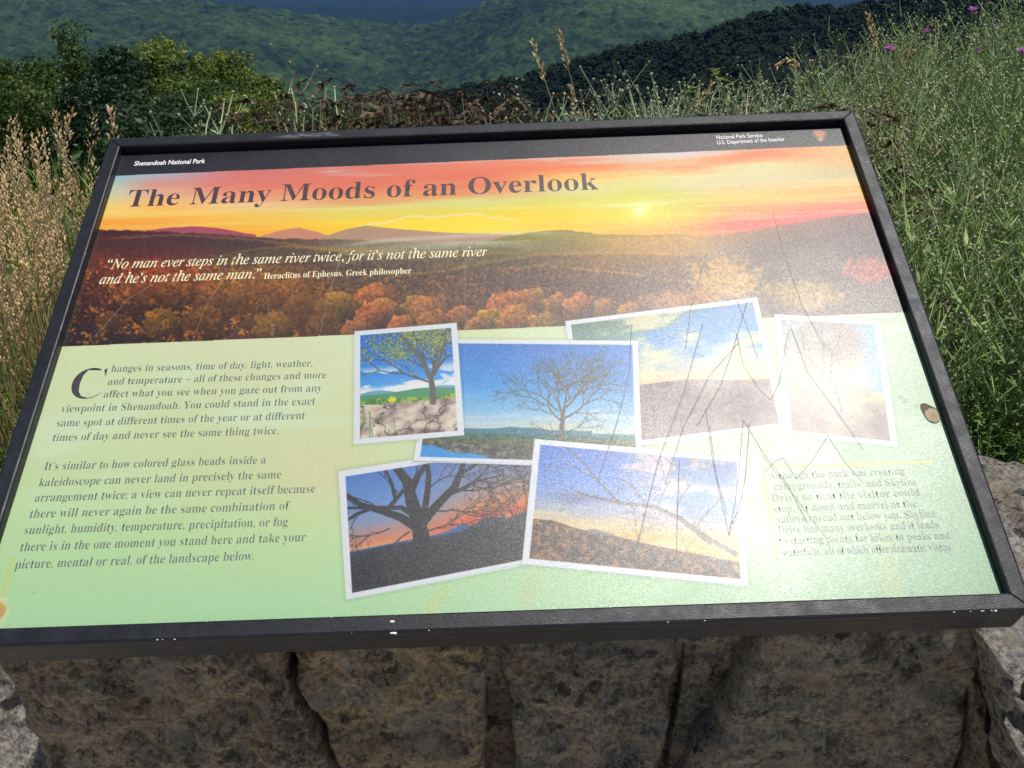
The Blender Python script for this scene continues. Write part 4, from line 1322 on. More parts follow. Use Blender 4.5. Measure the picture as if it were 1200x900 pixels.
def hill(name, sil, rc, r0, r1, foot, mat, canopy=0, cell=12, na=500, nr_=200, relief=0, rl=500, seed=0, expo=1.0, az_pad=0.25):
    """hillside as a sheet: crest line at distance rc (its height angles read from the skyline), falling to the valley at r0 and away behind"""
    pts = sorted(azel(*p) for p in sil)
    A = np.array([p[0] for p in pts]); E_ = np.array([p[1] for p in pts])
    a = np.linspace(A[0] - az_pad, A[-1] + az_pad, na)
    el = np.interp(a, A, E_)
    r = np.concatenate([np.linspace(r0, rc, int(nr_ * .8)), np.linspace(rc, r1, int(nr_ * .2))[1:]])
    AA, RR = np.meshgrid(a, r)
    crest = CAM[2] + np.tan(el)[None] * rc
    t = np.clip((RR - r0) / (rc - r0), 0, 1) ** expo
    Z = foot + (crest - foot) * t
    back = np.clip((RR - rc) / (r1 - rc), 0, 1)
    Z = Z - back * (crest - foot) * .6
    XX = CAM[0] + RR * np.sin(AA); YY = CAM[1] + RR * np.cos(AA)
    if relief:
        Z = Z + (fbm(XX / rl + 3, YY / rl, 4, seed) - .5) * relief * np.sin(np.pi * np.clip(t, 0, 1)) ** .7 * (back == 0)
    if canopy:
        w_ = worley(XX / cell, YY / cell, seed)
        w2 = worley(XX / cell * 2.3, YY / cell * 2.3, seed + 3)
        Z = Z + canopy * np.clip(1 - w_ ** 2 * 1.3, -.4, 1) + canopy * .35 * (1 - w2) + (fbm(XX / cell * .5, YY / cell * .5, 2, 4) - .5) * canopy
        Z -= canopy
    V = np.c_[XX.ravel(), YY.ravel(), Z.ravel()]
    n1, n2 = AA.shape
    i = np.arange(n1 - 1)[:, None] * n2 + np.arange(n2 - 1)[None]
    F = np.stack([i, i + 1, i + n2 + 1, i + n2], -1).reshape(-1, 4)
    return tag(obj(name, np_mesh(name, V, F, True), mat), kind='structure')


M_mid = forest_mat('mountain_forest_dappled', [(0.004, 0.010, 0.004), (0.015, 0.032, 0.010), (0.034, 0.062, 0.018), (0.066, 0.10, 0.028)], .03, .8, 6)  # light and dark patches in the colour stand in for dappled cloud shadow
hill('far_mountain', [(-600, -60), (0, -25), (300, -40), (600, -50), (900, -25), (1000, -30), (1800, -50)], 8200, 3600, 9500, -300, forest_mat('far_forest_shaded', [(0.006, 0.014, 0.008), (0.012, 0.025, 0.012)], .01, .5, 10), na=200, nr_=60, relief=250, rl=1200, seed=5)  # cloud shadow over the far mountain is put into its near-black colour
hill('wooded_mountain', [(-500, -20), (-150, -12), (0, -7), (210, 0), (270, 3), (330, 12), (380, 19), (420, 24), (480, 29), (505, 28), (530, 22), (550, 12), (572, 0), (620, -18), (700, -26), (800, -14), (870, -5), (925, 5), (1000, 18), (1300, 60), (1700, 100)],
     2900, 1150, 3500, -330, M_mid, canopy=13, cell=16, na=900, nr_=420, relief=90, rl=420, seed=2, expo=.85, az_pad=.1)
M_near = forest_mat('ridge_forest_shaded', [(0.006, 0.013, 0.005), (0.010, 0.021, 0.007), (0.014, 0.027, 0.009), (0.019, 0.034, 0.011)], .35, 1.0, 1.0)  # very dark foliage colour stands in for a cloud's shadow on the ridge
RSIL = [(300, 175), (420, 135), (540, 101), (600, 92), (660, 75), (700, 62), (760, 52), (800, 42), (860, 26), (900, 14), (950, 6), (990, 9), (1050, -4), (1200, -25), (1500, -60), (2100, -90)]
hill('wooded_ridge', [(x, y + 6) for x, y in RSIL], 520, 210, 640, -150, forest_mat('ridge_floor_shaded', [(0.002, 0.004, 0.0025), (0.007, 0.012, 0.006)], .35, 1, 1), canopy=2.2, cell=7, na=420, nr_=160, relief=22, rl=110, seed=9, expo=.8, az_pad=.05)  # floor coloured darker still, as shade between the crowns; flat ground catches full light
# crowns standing on the ridge: one mass of trees, each crown a ragged heap of leafy faces
pts = sorted(azel(x, y + 6) for x, y in RSIL)
A = np.array([p[0] for p in pts]); E_ = np.array([p[1] for p in pts])
Vs, Fs, nv = [], [], 0
N = 7000; K = 60
for k in range(N):
    a = nr.uniform(A[0], azel(1300, 0)[0] + .1); r = 520 - abs(nr.normal(0, 1)) * 110 if k > 420 else 520 + nr.uniform(-8, 6)
    t_ = np.clip((r - 210) / 310, 0, 1) ** .8
    cz = CAM[2] + math.tan(np.interp(a, A, E_)) * 520
    z = -150 + (cz + 150) * t_
    x = CAM[0] + r * math.sin(a); y = CAM[1] + r * math.cos(a)
    s = nr.uniform(1.4, 3.4) * (1.25 if nr.rand() < .1 else 1)
    d = nr.normal(size=(K, 3)); d[:, 2] = np.abs(d[:, 2]) * .9 - .25; d /= np.linalg.norm(d, axis=1)[:, None]
    rr = nr.uniform(.55, 1.05, K)[:, None] * (.75 + .5 * vn(d[:, 0] * 2 + k, d[:, 1] * 2 + d[:, 2], 1))[:, None]
    P = d * rr * np.array([s, s, s * nr.uniform(.75, 1.25)]) + np.array([x, y, z + s * .3])
    nn = d + np.array([0, 0, .25]) + nr.normal(size=(K, 3)) * .2; nn /= np.linalg.norm(nn, axis=1)[:, None]
    t1 = np.cross(nn, nr.normal(size=(K, 3))); t1 /= np.linalg.norm(t1, axis=1)[:, None]; t2 = np.cross(nn, t1)
    q_ = nr.uniform(.35, .75, K)[:, None] * s * .45
    v = np.stack([P - t1 * q_, P + t2 * q_, P + t1 * q_, P - t2 * q_], 1).reshape(-1, 3)
    Vs.append(v); Fs.append(np.arange(K * 4).reshape(-1, 4) + nv); nv += K * 4
tag(obj('forest', np_mesh('forest', np.vstack(Vs), np.vstack(Fs)), M_near), kind='stuff', label='forest canopy covering the nearer ridge, coloured dark as under cloud shadow')

# ------------------------------------------------------------------ trees and shrubs
M_bark = plain('grey_bark', (0.09, 0.075, 0.06), .9, .2, .4, 12, .5, 40)
M_leafA = leaf_mat('dark_green_leaves', [(0.014, 0.034, 0.007), (0.05, 0.095, 0.014), (0.14, 0.19, 0.025)], 3.5, .5, .35)
M_leafB = leaf_mat('yellow_green_leaves', [(0.025, 0.055, 0.010), (0.10, 0.15, 0.02), (0.24, 0.28, 0.04)], 3.5, .5, .35)
M_leafC = leaf_mat('deep_green_leaves', [(0.008, 0.024, 0.010), (0.018, 0.046, 0.016), (0.035, 0.07, 0.02)], 2.5, .5, .3)


def leafcloud(blobs, n, size, rs):
    """many small two-sided leaves spread through the shells of several clumps"""
    w = np.array([b[3] * b[4] for b in blobs]); w = w / w.sum()
    which = rs.choice(len(blobs), n, p=w)
    B = np.array(blobs)[which]
    d = rs.normal(size=(n, 3)); d /= np.linalg.norm(d, axis=1)[:, None]
    rad = rs.uniform(.35, 1.0, n) ** .6
    rag = .75 + .5 * vn(d[:, 0] * 2.3 + which, d[:, 1] * 2.3 + d[:, 2] * 2.1, 3)
    P = B[:, :3] + d * (rad * rag)[:, None] * B[:, [3, 3, 4]]
    nrm = d * .6 + rs.normal(size=(n, 3)) * .6 + np.array([0, 0, .35]); nrm /= np.linalg.norm(nrm, axis=1)[:, None]
    t = np.cross(nrm, rs.normal(size=(n, 3))); t /= np.linalg.norm(t, axis=1)[:, None]
    u = np.cross(nrm, t)
    L = size * rs.uniform(.6, 1.3, n)[:, None]; W = L * .5
    V = np.stack([P - t * L * .5, P + u * W * .5, P + t * L * .5, P - u * W * .5], 1).reshape(-1, 3)
    F = np.arange(n * 4).reshape(-1, 4)
    return V, F


def tree(name, px, py, dist, wpx, seed, mat, n, size, label, cat, shape='round', group=None):
    d = ray(px, py); k = dist / d[1]; top = CAM + d * k
    x, y = top[0], top[1]; z0 = float(zt(x, y)); H = top[2] - z0
    R = wpx / FPX * dist / 2
    rs = np.random.RandomState(seed)
    root = empty(name, (x, y, z0), label=label, cat=cat, group=group)
    mb = MB()
    trunk = [(0, 0, -.1)] + [(rs.normal(0, .03) * R, rs.normal(0, .03) * R, H * f) for f in (.25, .5, .75, .93)]
    mb.tube(trunk, .03 * H * .7, .006 * H, 6)
    blobs = []
    nb = 34 if shape == 'round' else 60
    for i in range(nb):
        f = .08 + .86 * (i + .5) / nb
        rr = R * (math.sqrt(max(.08, 1 - ((f - .5) / .52) ** 2)) if shape == 'round' else (1.05 - f) ** .75)
        a = i * 2.4 + rs.uniform(0, .6); q_ = rr * (rs.uniform(.3, .85) if shape == 'round' else rs.uniform(.0, .6))
        br = rs.uniform(.22, .42) * R * (1.0 if shape == 'round' else (1.25 - f))
        c = (math.cos(a) * q_, math.sin(a) * q_, H * f)
        blobs.append((*c, br, br * rs.uniform(.55, .95)))
        mb.tube([(0, 0, H * f * .8), (c[0] * .5, c[1] * .5, H * f * .92), c], .006 * H, .004, 4)
    blobs.append((0, 0, H * .95, R * .2, H * .045))
    mb.build('trunk', M_bark, root)
    V, F = leafcloud(blobs, n, size, rs)
    V[:, 2] = np.minimum(V[:, 2], H * 1.02)
    obj('crown', np_mesh('crown', V, F), mat, root)
    return root


tree('juniper_tree', 76, 20, 13, 230, 1, M_leafA, 26000, 0.055, 'dark pointed tree standing highest at the far left behind the dry grass', 'tree', 'cone')
tree('leafy_tree', 35, 62, 12.5, 150, 11, M_leafA, 18000, .055, 'dark tree filling in just left of the pointed tree', 'tree')
tree('leafy_tree', 110, 60, 12.2, 110, 12, M_leafA, 14000, .055, 'dark tree filling in against the right flank of the pointed tree', 'tree')
tree('leafy_tree', 225, 62, 12.8, 130, 13, M_leafC, 15000, .055, 'dark gap filling tree between the tall and the yellow green tree', 'tree')
tree('leafy_tree', -6, 66, 12, 150, 2, M_leafA, 18900, 0.055, 'dark bushy tree cut by the left edge of the picture', 'tree')
tree('leafy_tree', 138, 50, 11.5, 120, 3, M_leafC, 17550, 0.051, 'dark round tree just right of the pointed tree', 'tree')
tree('leafy_tree', 185, 38, 14, 150, 4, M_leafB, 20250, 0.058, 'tall mid green tree in the middle of the left group', 'tree')
tree('leafy_tree', 258, 56, 12, 150, 5, M_leafB, 20250, 0.055, 'yellow green rounded tree at the right end of the left group', 'tree')
tree('leafy_tree', 308, 84, 11, 110, 6, M_leafB, 14850, 0.051, 'low yellow green tree sloping down beside the silvery weed', 'tree')
tree('leafy_bush', 30, 96, 7.5, 220, 7, M_leafA, 20250, 0.039, 'dark bush behind the dry grass at the left', 'bush')
tree('leafy_bush', 130, 96, 6.5, 190, 8, M_leafC, 20250, 0.035, 'deep green bush behind the upper left corner of the sign', 'bush')
tree('leafy_bush', 215, 92, 7, 200, 9, M_leafA, 20250, 0.035, 'green bush behind the left part of the top rail', 'bush')
tree('leafy_bush', 300, 112, 6, 180, 10, M_leafB, 16200, 0.031, 'bush behind the silvery weed', 'bush')
tree('leafy_bush', 180, 124, 5.2, 220, 20, M_leafC, 17550, 0.030, 'low dark bush nearest the top rail at the left', 'bush')
for k, (px, py, d, w) in enumerate(((385, 126, 6.5, 150), (470, 132, 7.5, 150), (560, 138, 7, 150), (650, 138, 8, 150), (750, 126, 7, 150), (840, 118, 6.5, 150))):
    tree('low_bush', px, py, d, w, 30 + k, M_leafC if k % 2 else M_leafA, 8775, 0.033,
         'low green bush just showing over the top rail, %s' % ('below the brown seed heads', 'left of the middle', 'left of the tall grass stalks', 'behind the tall grass stalks', 'behind the grey green weeds', 'beside the yellow green sapling')[k], 'bush')

# ------------------------------------------------------------------ weeds
M_stem = leaf_mat('knapweed_stems', [(0.09, 0.16, 0.06), (0.28, 0.40, 0.16), (0.52, 0.62, 0.34)], 14, .6, .15)
M_nleaf = leaf_mat('knapweed_leaves', [(0.05, 0.11, 0.03), (0.21, 0.33, 0.10), (0.44, 0.55, 0.24)], 14, .55, .3)
M_bud = leaf_mat('knapweed_buds', [(0.20, 0.20, 0.11), (0.36, 0.36, 0.24), (0.52, 0.50, 0.38)], 40, .7, .1)
M_purple = leaf_mat('purple_petals', [(0.36, 0.09, 0.42), (0.52, 0.16, 0.58), (0.62, 0.25, 0.66)], 60, .5, .3)
M_weed = leaf_mat('weed_leaves', [(0.03, 0.07, 0.012), (0.09, 0.18, 0.028), (0.19, 0.31, 0.05), (0.30, 0.41, 0.08)], 9, .5, .35)
M_weedd = leaf_mat('dark_weed_leaves', [(0.012, 0.03, 0.008), (0.035, 0.08, 0.02), (0.085, 0.15, 0.035)], 9, .5, .35)
M_straw = leaf_mat('dry_straw', [(0.34, 0.26, 0.12), (0.52, 0.42, 0.22), (0.66, 0.55, 0.34)], 30, .7, .2)
M_seed = leaf_mat('dry_seed_heads', [(0.52, 0.38, 0.20), (0.80, 0.62, 0.38), (0.92, 0.77, 0.54)], 60, .75, .25)
M_dead = leaf_mat('dead_brown_leaves', [(0.02, 0.013, 0.009), (0.065, 0.042, 0.028), (0.14, 0.095, 0.062), (0.13, 0.15, 0.075)], 30, .8, .15)
M_silver = leaf_mat('silvery_weed', [(0.20, 0.28, 0.17), (0.34, 0.43, 0.28), (0.50, 0.58, 0.43)], 30, .6, .2)
M_grass = leaf_mat('grass_blades', [(0.05, 0.12, 0.015), (0.13, 0.25, 0.03), (0.24, 0.34, 0.06), (0.38, 0.38, 0.13)], 7, .5, .3)
M_white = leaf_mat('tiny_pale_flowers', [(0.35, 0.38, 0.22), (0.5, 0.52, 0.36)], 50, .7, .2)


def path(rs, p, d, L, k, wob, grav):
    pts = [tuple(p)]; d = Vector(d).normalized(); p = Vector(p)
    for i in range(k):
        d = (d + Vector((rs.gauss(0, wob), rs.gauss(0, wob), rs.gauss(0, wob) + grav))).normalized()
        p = p + d * (L / k); pts.append(tuple(p))
    return pts, d


TK = 1.0


def knapweed(seed, H, flowers=0, sm_=M_stem, lm=M_nleaf, nmain=3, lean=(0, 0), dens=1.0, nb=9):
    rs = random.Random(seed); S, Lf, B, Fl = MB(), MB(), MB(), MB()
    tips = []
    for m in range(nmain):
        a = rs.uniform(0, 6.28); sp = rs.uniform(.05, .3)
        pts, d = path(rs, (rs.gauss(0, .01), rs.gauss(0, .01), 0), (math.cos(a) * sp + lean[0], math.sin(a) * sp + lean[1], 1), H * rs.uniform(.75, 1), 8, .05, .02)
        S.tube(pts, .0030 * TK, .0014 * TK)
        for i in range(1, 9):
            for j in range(rs.choice((1, 2, 2))):
                b = rs.uniform(0, 6.28)
                Lf.leaf(pts[i], (math.cos(b), math.sin(b), .6), (0, 0, 1), rs.uniform(.04, .08) * (1.3 - i / 10), rs.uniform(.005, .010), .12)
        for j in range(int(nb * dens)):
            i = rs.randrange(3, 8); b = rs.uniform(0, 6.28)
            p2, d2 = path(rs, pts[i], (math.cos(b) * .8 + lean[0], math.sin(b) * .8 + lean[1], 1), H * rs.uniform(.16, .36), 4, .1, .07)
            S.tube(p2, .0019 * TK, .0010 * TK)
            for ii in (1, 2, 3):
                c = rs.uniform(0, 6.28)
                Lf.leaf(p2[ii], (math.cos(c), math.sin(c), .9), (0, 0, 1), rs.uniform(.025, .06), rs.uniform(.005, .009), .1)
            tips.append((p2[-1], d2))
            for jj in range(rs.choice((2, 3, 4))):
                c = rs.uniform(0, 6.28)
                p3, d3 = path(rs, p2[rs.choice((2, 3, 3, 4))], (math.cos(c), math.sin(c), 1.2), H * rs.uniform(.04, .12), 2, .1, .05)
                S.tube(p3, .0012 * TK, .0008 * TK); tips.append((p3[-1], d3))
                Lf.leaf(p3[1], d3, (1, 0, 0), .012, .002)
        tips.append((pts[-1], d))
    for i, (p, d) in enumerate(tips):
        if i < flowers:
            B.gem(p, d, .010, .0045, 5)
            for _ in range(16):
                c = rs.uniform(0, 6.28); e = rs.uniform(.3, 1.1)
                dd = Vector(d) * .8 + Vector((math.cos(c), math.sin(c), 0)) * e
                Fl.leaf(Vector(p) + Vector(d) * .008, dd, d, rs.uniform(.009, .015), .0028)
        else:
            L = rs.uniform(.008, .013)
            B.gem(p, d, L, L * .42, 4)
    return dict(stems=(S.mesh('stems'), sm_), leaves=(Lf.mesh('leaves'), lm), buds=(B.mesh('buds'), M_bud), flower=(Fl.mesh('flower'), M_purple) if flowers else None)


def leafy(seed, H, n, size, mat, stems=8, spread=.5, tiny=0):
    rs = random.Random(seed); S, Lf, Fl = MB(), MB(), MB()
    for m in range(stems):
        a = rs.uniform(0, 6.28); sp = rs.uniform(.1, spread)
        pts, d = path(rs, (rs.gauss(0, .03), rs.gauss(0, .03), 0), (math.cos(a) * sp, math.sin(a) * sp, 1), H * rs.uniform(.6, 1), 8, .1, .02)
        S.tube(pts, .0022, .0008)
        for j in range(n // stems):
            i = rs.randrange(1, 9); p = pts[i]; b = rs.uniform(0, 6.28); r = rs.uniform(0, .05)
            p = (p[0] + math.cos(b) * r, p[1] + math.sin(b) * r, p[2] + rs.gauss(0, .02))
            Lf.leaf(p, (math.cos(b), math.sin(b), rs.uniform(-.1, .9)), (rs.gauss(0, .3), rs.gauss(0, .3), 1), size * rs.uniform(.5, 1.3), size * rs.uniform(.2, .42), .12)
        for j in range(tiny):
            p = Vector(pts[-1]) + Vector((rs.gauss(0, .015), rs.gauss(0, .015), rs.uniform(-.08, .02)))
            Fl.gem(p, (0, 0, 1), .006, .003, 4)
    return dict(stems=(S.mesh('stems'), M_stem), leaves=(Lf.mesh('leaves'), mat), buds=(Fl.mesh('buds'), M_white) if tiny else None)


def panicle(mb, p, d, L, rs, w=.010):
    p = Vector(p); d = Vector(d).normalized(); u = d.cross(Vector((.3, .9, .1))).normalized(); v = d.cross(u)
    n = int(L / .0032)
    for i in range(n):
        t = i / n; b = rs.uniform(0, 6.28)
        env = math.sin(math.pi * min(1, t * .9 + .12)) ** .7
        o = u * math.cos(b) + v * math.sin(b)
        r = w * env * rs.uniform(.15, 1)
        mb.gem(p + d * (L * t) + o * r, d * 1.0 + o * .5, rs.uniform(.008, .013), .0023, 3)


def drygrass(seed, n, H, lean, spread=.06, w=.014):
    rs = random.Random(seed); S, P_, B = MB(), MB(), MB()
    for i in range(n):
        h = H * rs.uniform(.7, 1.0); a = rs.uniform(0, 6.28)
        pts, d = path(rs, (rs.gauss(0, spread), rs.gauss(0, spread), 0), (lean[0] + rs.gauss(0, .13), lean[1] + rs.gauss(0, .13), 1), h, 8, .03, -.015)
        S.tube(pts, .0018, .0009)
        L = rs.uniform(.06, .12); panicle(P_, pts[-1], d, L, rs, w * rs.uniform(.5, 1.1))
        for j in range(2):
            k = rs.randrange(1, 5); c = rs.uniform(0, 6.28)
            q2, _ = path(rs, pts[k], (math.cos(c) * .5, math.sin(c) * .5, 1), rs.uniform(.1, .25), 4, .08, -.25)
            for z in range(4):
                m0, m1 = Vector(q2[z]), Vector(q2[z + 1]); sd_ = Vector((math.sin(c), -math.cos(c), 0)) * .002 * (1 - z / 5)
                B.quad(tuple(m0 - sd_), tuple(m0 + sd_), tuple(m1 + sd_ * .8), tuple(m1 - sd_ * .8))
    return dict(stalks=(S.mesh('stalks'), M_straw), seed_heads=(P_.mesh('seed_heads'), M_seed), blades=(B.mesh('blades'), M_grass))


def deadweed(seed, H, n=10):
    rs = random.Random(seed); S, Lf = MB(), MB()
    for m in range(n):
        a = rs.uniform(0, 6.28)
        pts, d = path(rs, (rs.gauss(0, .03), rs.gauss(0, .03), 0), (math.cos(a) * .25, math.sin(a) * .25, 1), H * rs.uniform(.7, 1), 8, .1, -.0)
        S.tube(pts, .0022, .001)
        for j in range(80):
            i = rs.randrange(3, 9); b = rs.uniform(0, 6.28)
            q2, dd = path(rs, pts[i], (math.cos(b), math.sin(b), rs.uniform(-.6, .6)), rs.uniform(.02, .06), 3, .35, -.25)
            for z in range(3):
                m0, m1 = Vector(q2[z]), Vector(q2[z + 1]); wv = Vector((rs.gauss(0, 1), rs.gauss(0, 1), rs.gauss(0, 1))).normalized() * rs.uniform(.002, .0075) * (1.1 - z / 3)
                Lf.quad(tuple(m0 - wv), tuple(m0 + wv), tuple(m1 + wv * .7), tuple(m1 - wv * .7))
    return dict(stems=(S.mesh('stems'), M_straw), leaves=(Lf.mesh('leaves'), M_dead))


TOPS = {}


def norm(parts):
    me = parts['stems' if 'stems' in parts else 'stalks'][0]
    z = np.empty(len(me.vertices) * 3, np.float32); me.vertices.foreach_get('co', z)
    TOPS[me.name] = float(np.percentile(z[2::3], 99.3)); return parts


def plant(name, parts, x, y, rz, s, label, cat, group=None, z=None, tilt=(0, 0)):
    if parts['stems' if 'stems' in parts else 'stalks'][0].name not in TOPS:
        norm(parts)
    root = empty(name, (x, y, float(zt(x, y)) - .01 if z is None else z), rz, label=label, cat=cat, group=group)
    root.rotation_euler = (tilt[0], tilt[1], rz)
    s /= TOPS[parts['stems' if 'stems' in parts else 'stalks'][0].name] * (1.08 if name == 'dry_grass_tuft' else 1.0)
    root.scale = (s, s, s)
    for k, pm in parts.items():
        if pm is not None:
            o = obj(k, pm[0], pm[1], root)
            if k != 'flower':
                o['kind'] = 'stuff'
    return root


def at_top(px, py, y):
    """ground point and plant height such that a plant standing there reaches this line of sight"""
    h = hit(px, py, 1, y); return h[0], y, h[2] - float(zt(h[0], y))


# the dense bank of spotted knapweed at the right
TK = 1.05
KW = [knapweed(100 + i, 1.0, 0, nmain=3 + i % 2, dens=1.3) for i in range(7)]
KWF = [knapweed(120 + i, 1.0, 2, nmain=3, dens=1.1) for i in range(3)]
rs = random.Random(5)
SIL = ([820, 860, 900, 940, 980, 1040, 1100, 1160, 1200, 1400, 1700], [138, 118, 88, 64, 36, 16, -6, -18, -28, -50, -60])
cnt = 0


def KLAB(px, py, y):
    a = 'close behind the wall' if y < .9 else ('in the middle of the bank' if y < 1.7 else 'at the back of the bank')
    if px < 1000:
        b = 'left of the sign corner'
    elif px < 1100:
        b = 'beside the sign corner'
    elif px < 1200:
        b = 'near the picture edge'
    else:
        b = 'beyond the picture edge'
    c = 'tall ' if py < np.interp(px, *SIL) + 30 else ('' if py < 150 else 'short ')
    return c + 'wiry knapweed ' + a + ', ' + b


GK = 'spotted knapweed plants on the bank at the right'
for row, (y, step) in enumerate(((.62, 40), (.78, 42), (.98, 38), (1.22, 32), (1.5, 24), (1.85, 22), (2.3, 20), (2.8, 18))):
    px = 930 + (8 - row) * 12 + rs.uniform(0, 20)
    while px < 1380:
        top = np.interp(px, *SIL)
        py = top + abs(rs.gauss(0, 14)) + (7 - row) * (26 if px > 1000 else 8)
        yy = y + rs.uniform(-.08, .08)
        x, yy, H = at_top(px, py, yy)
        x = x - .02
        if H > .12:
            H = min(H, 1.05)
            plant('knapweed', KW[rs.randrange(7)], x, yy, rs.uniform(0, 6.28), H, KLAB(px, py, yy), 'weed', GK, tilt=(rs.gauss(0, .06), rs.gauss(-.03, .08)))
            cnt += 1
        px += step * rs.uniform(.7, 1.3) * (1.0 if px < 1250 else 2.2)
DKW = [knapweed(140 + i, 1.0, 0, M_straw, M_dead, nmain=3, dens=1.0) for i in range(2)]
for k, (px, dy, y) in enumerate(((905, 14, 1.5), (935, 14, 1.8), (1015, 60, 1.3), (1030, 22, 2.2), (1075, 110, 1.1), (1095, 40, 1.9))):
    x, yy, H = at_top(px, np.interp(px, *SIL) + dy, y)
    plant('dry_knapweed', DKW[k % 2], x, yy, k * 1.7, H, 'straw coloured dried knapweed %s' % ('left of the sign corner', 'farther back left of the sign corner', 'at the upper right corner of the sign', 'behind the corner of the sign', 'close to the right rail', 'behind the nearest purple flower', 'low beside the right rail', 'right of the nearest purple flower', 'at the right picture edge', 'far back near the right edge', 'at the skyline above the nearest purple flower', 'at the skyline left of the purple flowers')[k], 'weed')
# individual flowering stems: each stands where its purple head shows
def bloom(px, py, y, seed, label, size=1.0):
    h = hit(px, py, 1, y); rs2 = random.Random(seed)
    z0 = float(zt(h[0] + .02, y)); H = h[2] - z0
    root = empty('knapweed_bloom', (h[0], y, z0), label=label, cat='flower')
    S, B, Fl, Lf = MB(), MB(), MB(), MB()
    pts = [(.0 + math.sin(i * .9) * .006 * (8 - i) / 8, 0.004 * (8 - i), H * i / 8 - (.01 if i == 8 else 0)) for i in range(9)]
    S.tube(pts, .002, .001)
    for i in range(2, 8):
        c = rs2.uniform(0, 6.28); Lf.leaf(pts[i], (math.cos(c), math.sin(c), .8), (0, 0, 1), .04, .004, .1)
        p3, d3 = path(rs2, pts[i], (math.cos(c + 2), math.sin(c + 2), 1.4), .1, 3, .1, .05); S.tube(p3, .001, .0006); B.gem(p3[-1], d3, .010, .004)
    B.gem(pts[-1], (0, 0, 1), .012, .0055, 6)
    for k in range(34):
        c = rs2.uniform(0, 6.28); e = rs2.uniform(.2, 1.3)
        Fl.leaf((0, 0, H - .001), (math.cos(c) * e, math.sin(c) * e, .8), (0, 0, 1), rs2.uniform(.010, .016) * size, .0032 * size, .1)
    S.build('stem', M_stem, root); tag(B.build('buds', M_bud, root), kind='stuff'); tag(Lf.build('leaves', M_nleaf, root), kind='stuff'); Fl.build('flower', M_purple, root)


bloom(1042, 59, 1.15, 1, 'purple knapweed flower nearest the upper right corner of the sign', 1.2)
bloom(1086, 38, 1.3, 2, 'small purple knapweed flower between the two others near the top', .85)
bloom(1140, 13, 1.3, 3, 'purple knapweed flower highest up near the top edge of the picture', .95)
bloom(1198, 61, 1.15, 4, 'purple knapweed flower at the right edge of the picture', 1.1)
bloom(1167, 30, 1.5, 5, 'half opened pinkish flower lower right of the highest one', .45)
bloom(1146, 58, 1.4, 6, 'faded pinkish flower low in the knapweed bank', .5)
# leafy undergrowth between and below
LW = [leafy(200 + i, 1.0, 700, .032, M_weed, 10, .5, 10 if i % 2 else 0) for i in range(4)]
LD = [leafy(220 + i, 1.0, 700, .036, M_weedd, 10, .6) for i in range(3)]
GL = 'leafy green weeds growing thickly behind the wall at the right'
for k in range(120):
    y = rs.uniform(.50, 2.6) if k > 46 else rs.uniform(.49, .75)
    px = rs.uniform(1010, 1330) if k > 46 else rs.uniform(1085, 1300)
    h = hit(px, 300, 1, y)
    x = h[0]; Hm = hit(px, np.interp(px, *SIL) + 50 + rs.uniform(0, 60), 1, y)[2] - float(zt(x, y))
    H = max(.2, min(Hm, rs.uniform(.3, .7) if y > 1.1 else rs.uniform(.24, .4)))
    if y < 1.0:
        x = max(x, 1.04)
    w = LW[rs.randrange(4)] if rs.random() < .6 else LD[rs.randrange(3)]
    plant('leafy_weed', w, x + .06, y, rs.uniform(0, 6.28), H, 'small %s green leafy weed %s, %s' % ('bright' if w in LW else 'dark', 'close behind the wall' if y < .9 else 'deeper in the bank', 'just right of the frame' if px < 1110 else ('by the right edge of the picture' if px < 1200 else 'past the right edge of the picture')), 'weed', GL, tilt=(rs.gauss(0, .1), rs.gauss(0, .1)))
# left: green weeds and grasses
GLL = 'leafy green weeds low among the grass at the left'
for k in range(75):
    y = rs.uniform(.5, 1.6); px = rs.uniform(-260, 80)
    h = hit(px, 300, 1, y)
    plant('leafy_weed', LW[rs.randrange(4)] if rs.random() < .6 else LD[rs.randrange(3)], h[0] - .05, y, rs.uniform(0, 6.28), rs.uniform(.22, .42), 'small leafy green weed low among the grass, %s' % ('close to the left rail of the sign' if px > -20 else ('at the left edge' if px > -120 else 'outside the left edge of the picture')), 'weed', GLL, tilt=(rs.gauss(0, .1), rs.gauss(0, .1)))
# a strip of leafy weeds behind the sign, under the brown stems
GM = 'green weeds growing behind the top rail of the sign'
for k in range(70):
    y = rs.uniform(.85, 2.4); px = rs.uniform(120, 1010)
    x, y, H = at_top(px, 146 + rs.uniform(0, 26) - (px - 500) * .015, y)
    plant('leafy_weed', (LW if rs.random() < .35 else LD)[rs.randrange(3)], x, y, rs.uniform(0, 6.28), max(.15, H), 'green weed growing behind the %s of the top rail%s' % ('left end' if px < 340 else ('left middle' if px < 560 else ('right middle' if px < 780 else 'right end')), ', near it' if y < 1.5 else ', farther back'), 'weed', GM)
# dry grass at the left
DG = [drygrass(300 + i, 9, 1.0, (.0, .0)) for i in range(5)]
LAB = 'tuft of dry straw grass left of the sign'
for k in range(64):
    y = rs.uniform(.56, 1.2); px = rs.uniform(-110, 92) if k < 52 else rs.uniform(-280, -100)
    top = 140 + abs(rs.gauss(0, 60)) + max(0, px - 40) * .9
    x, y, H = at_top(px, top, y)
    if px > 60:
        x -= .05
    plant('dry_grass_tuft', DG[rs.randrange(5)], x - .08 * H, y, rs.uniform(0, 6.28), H, ('tall ' if top < 185 else 'lower ') + LAB + (', near' if y < .85 else ', farther') + (', by the rail' if px > 30 else (', at the picture edge' if px > -40 else ', outside the picture edge')), 'grass', 'tufts of dry grass left of the sign', tilt=(rs.gauss(0, .05), rs.gauss(.04, .09)))


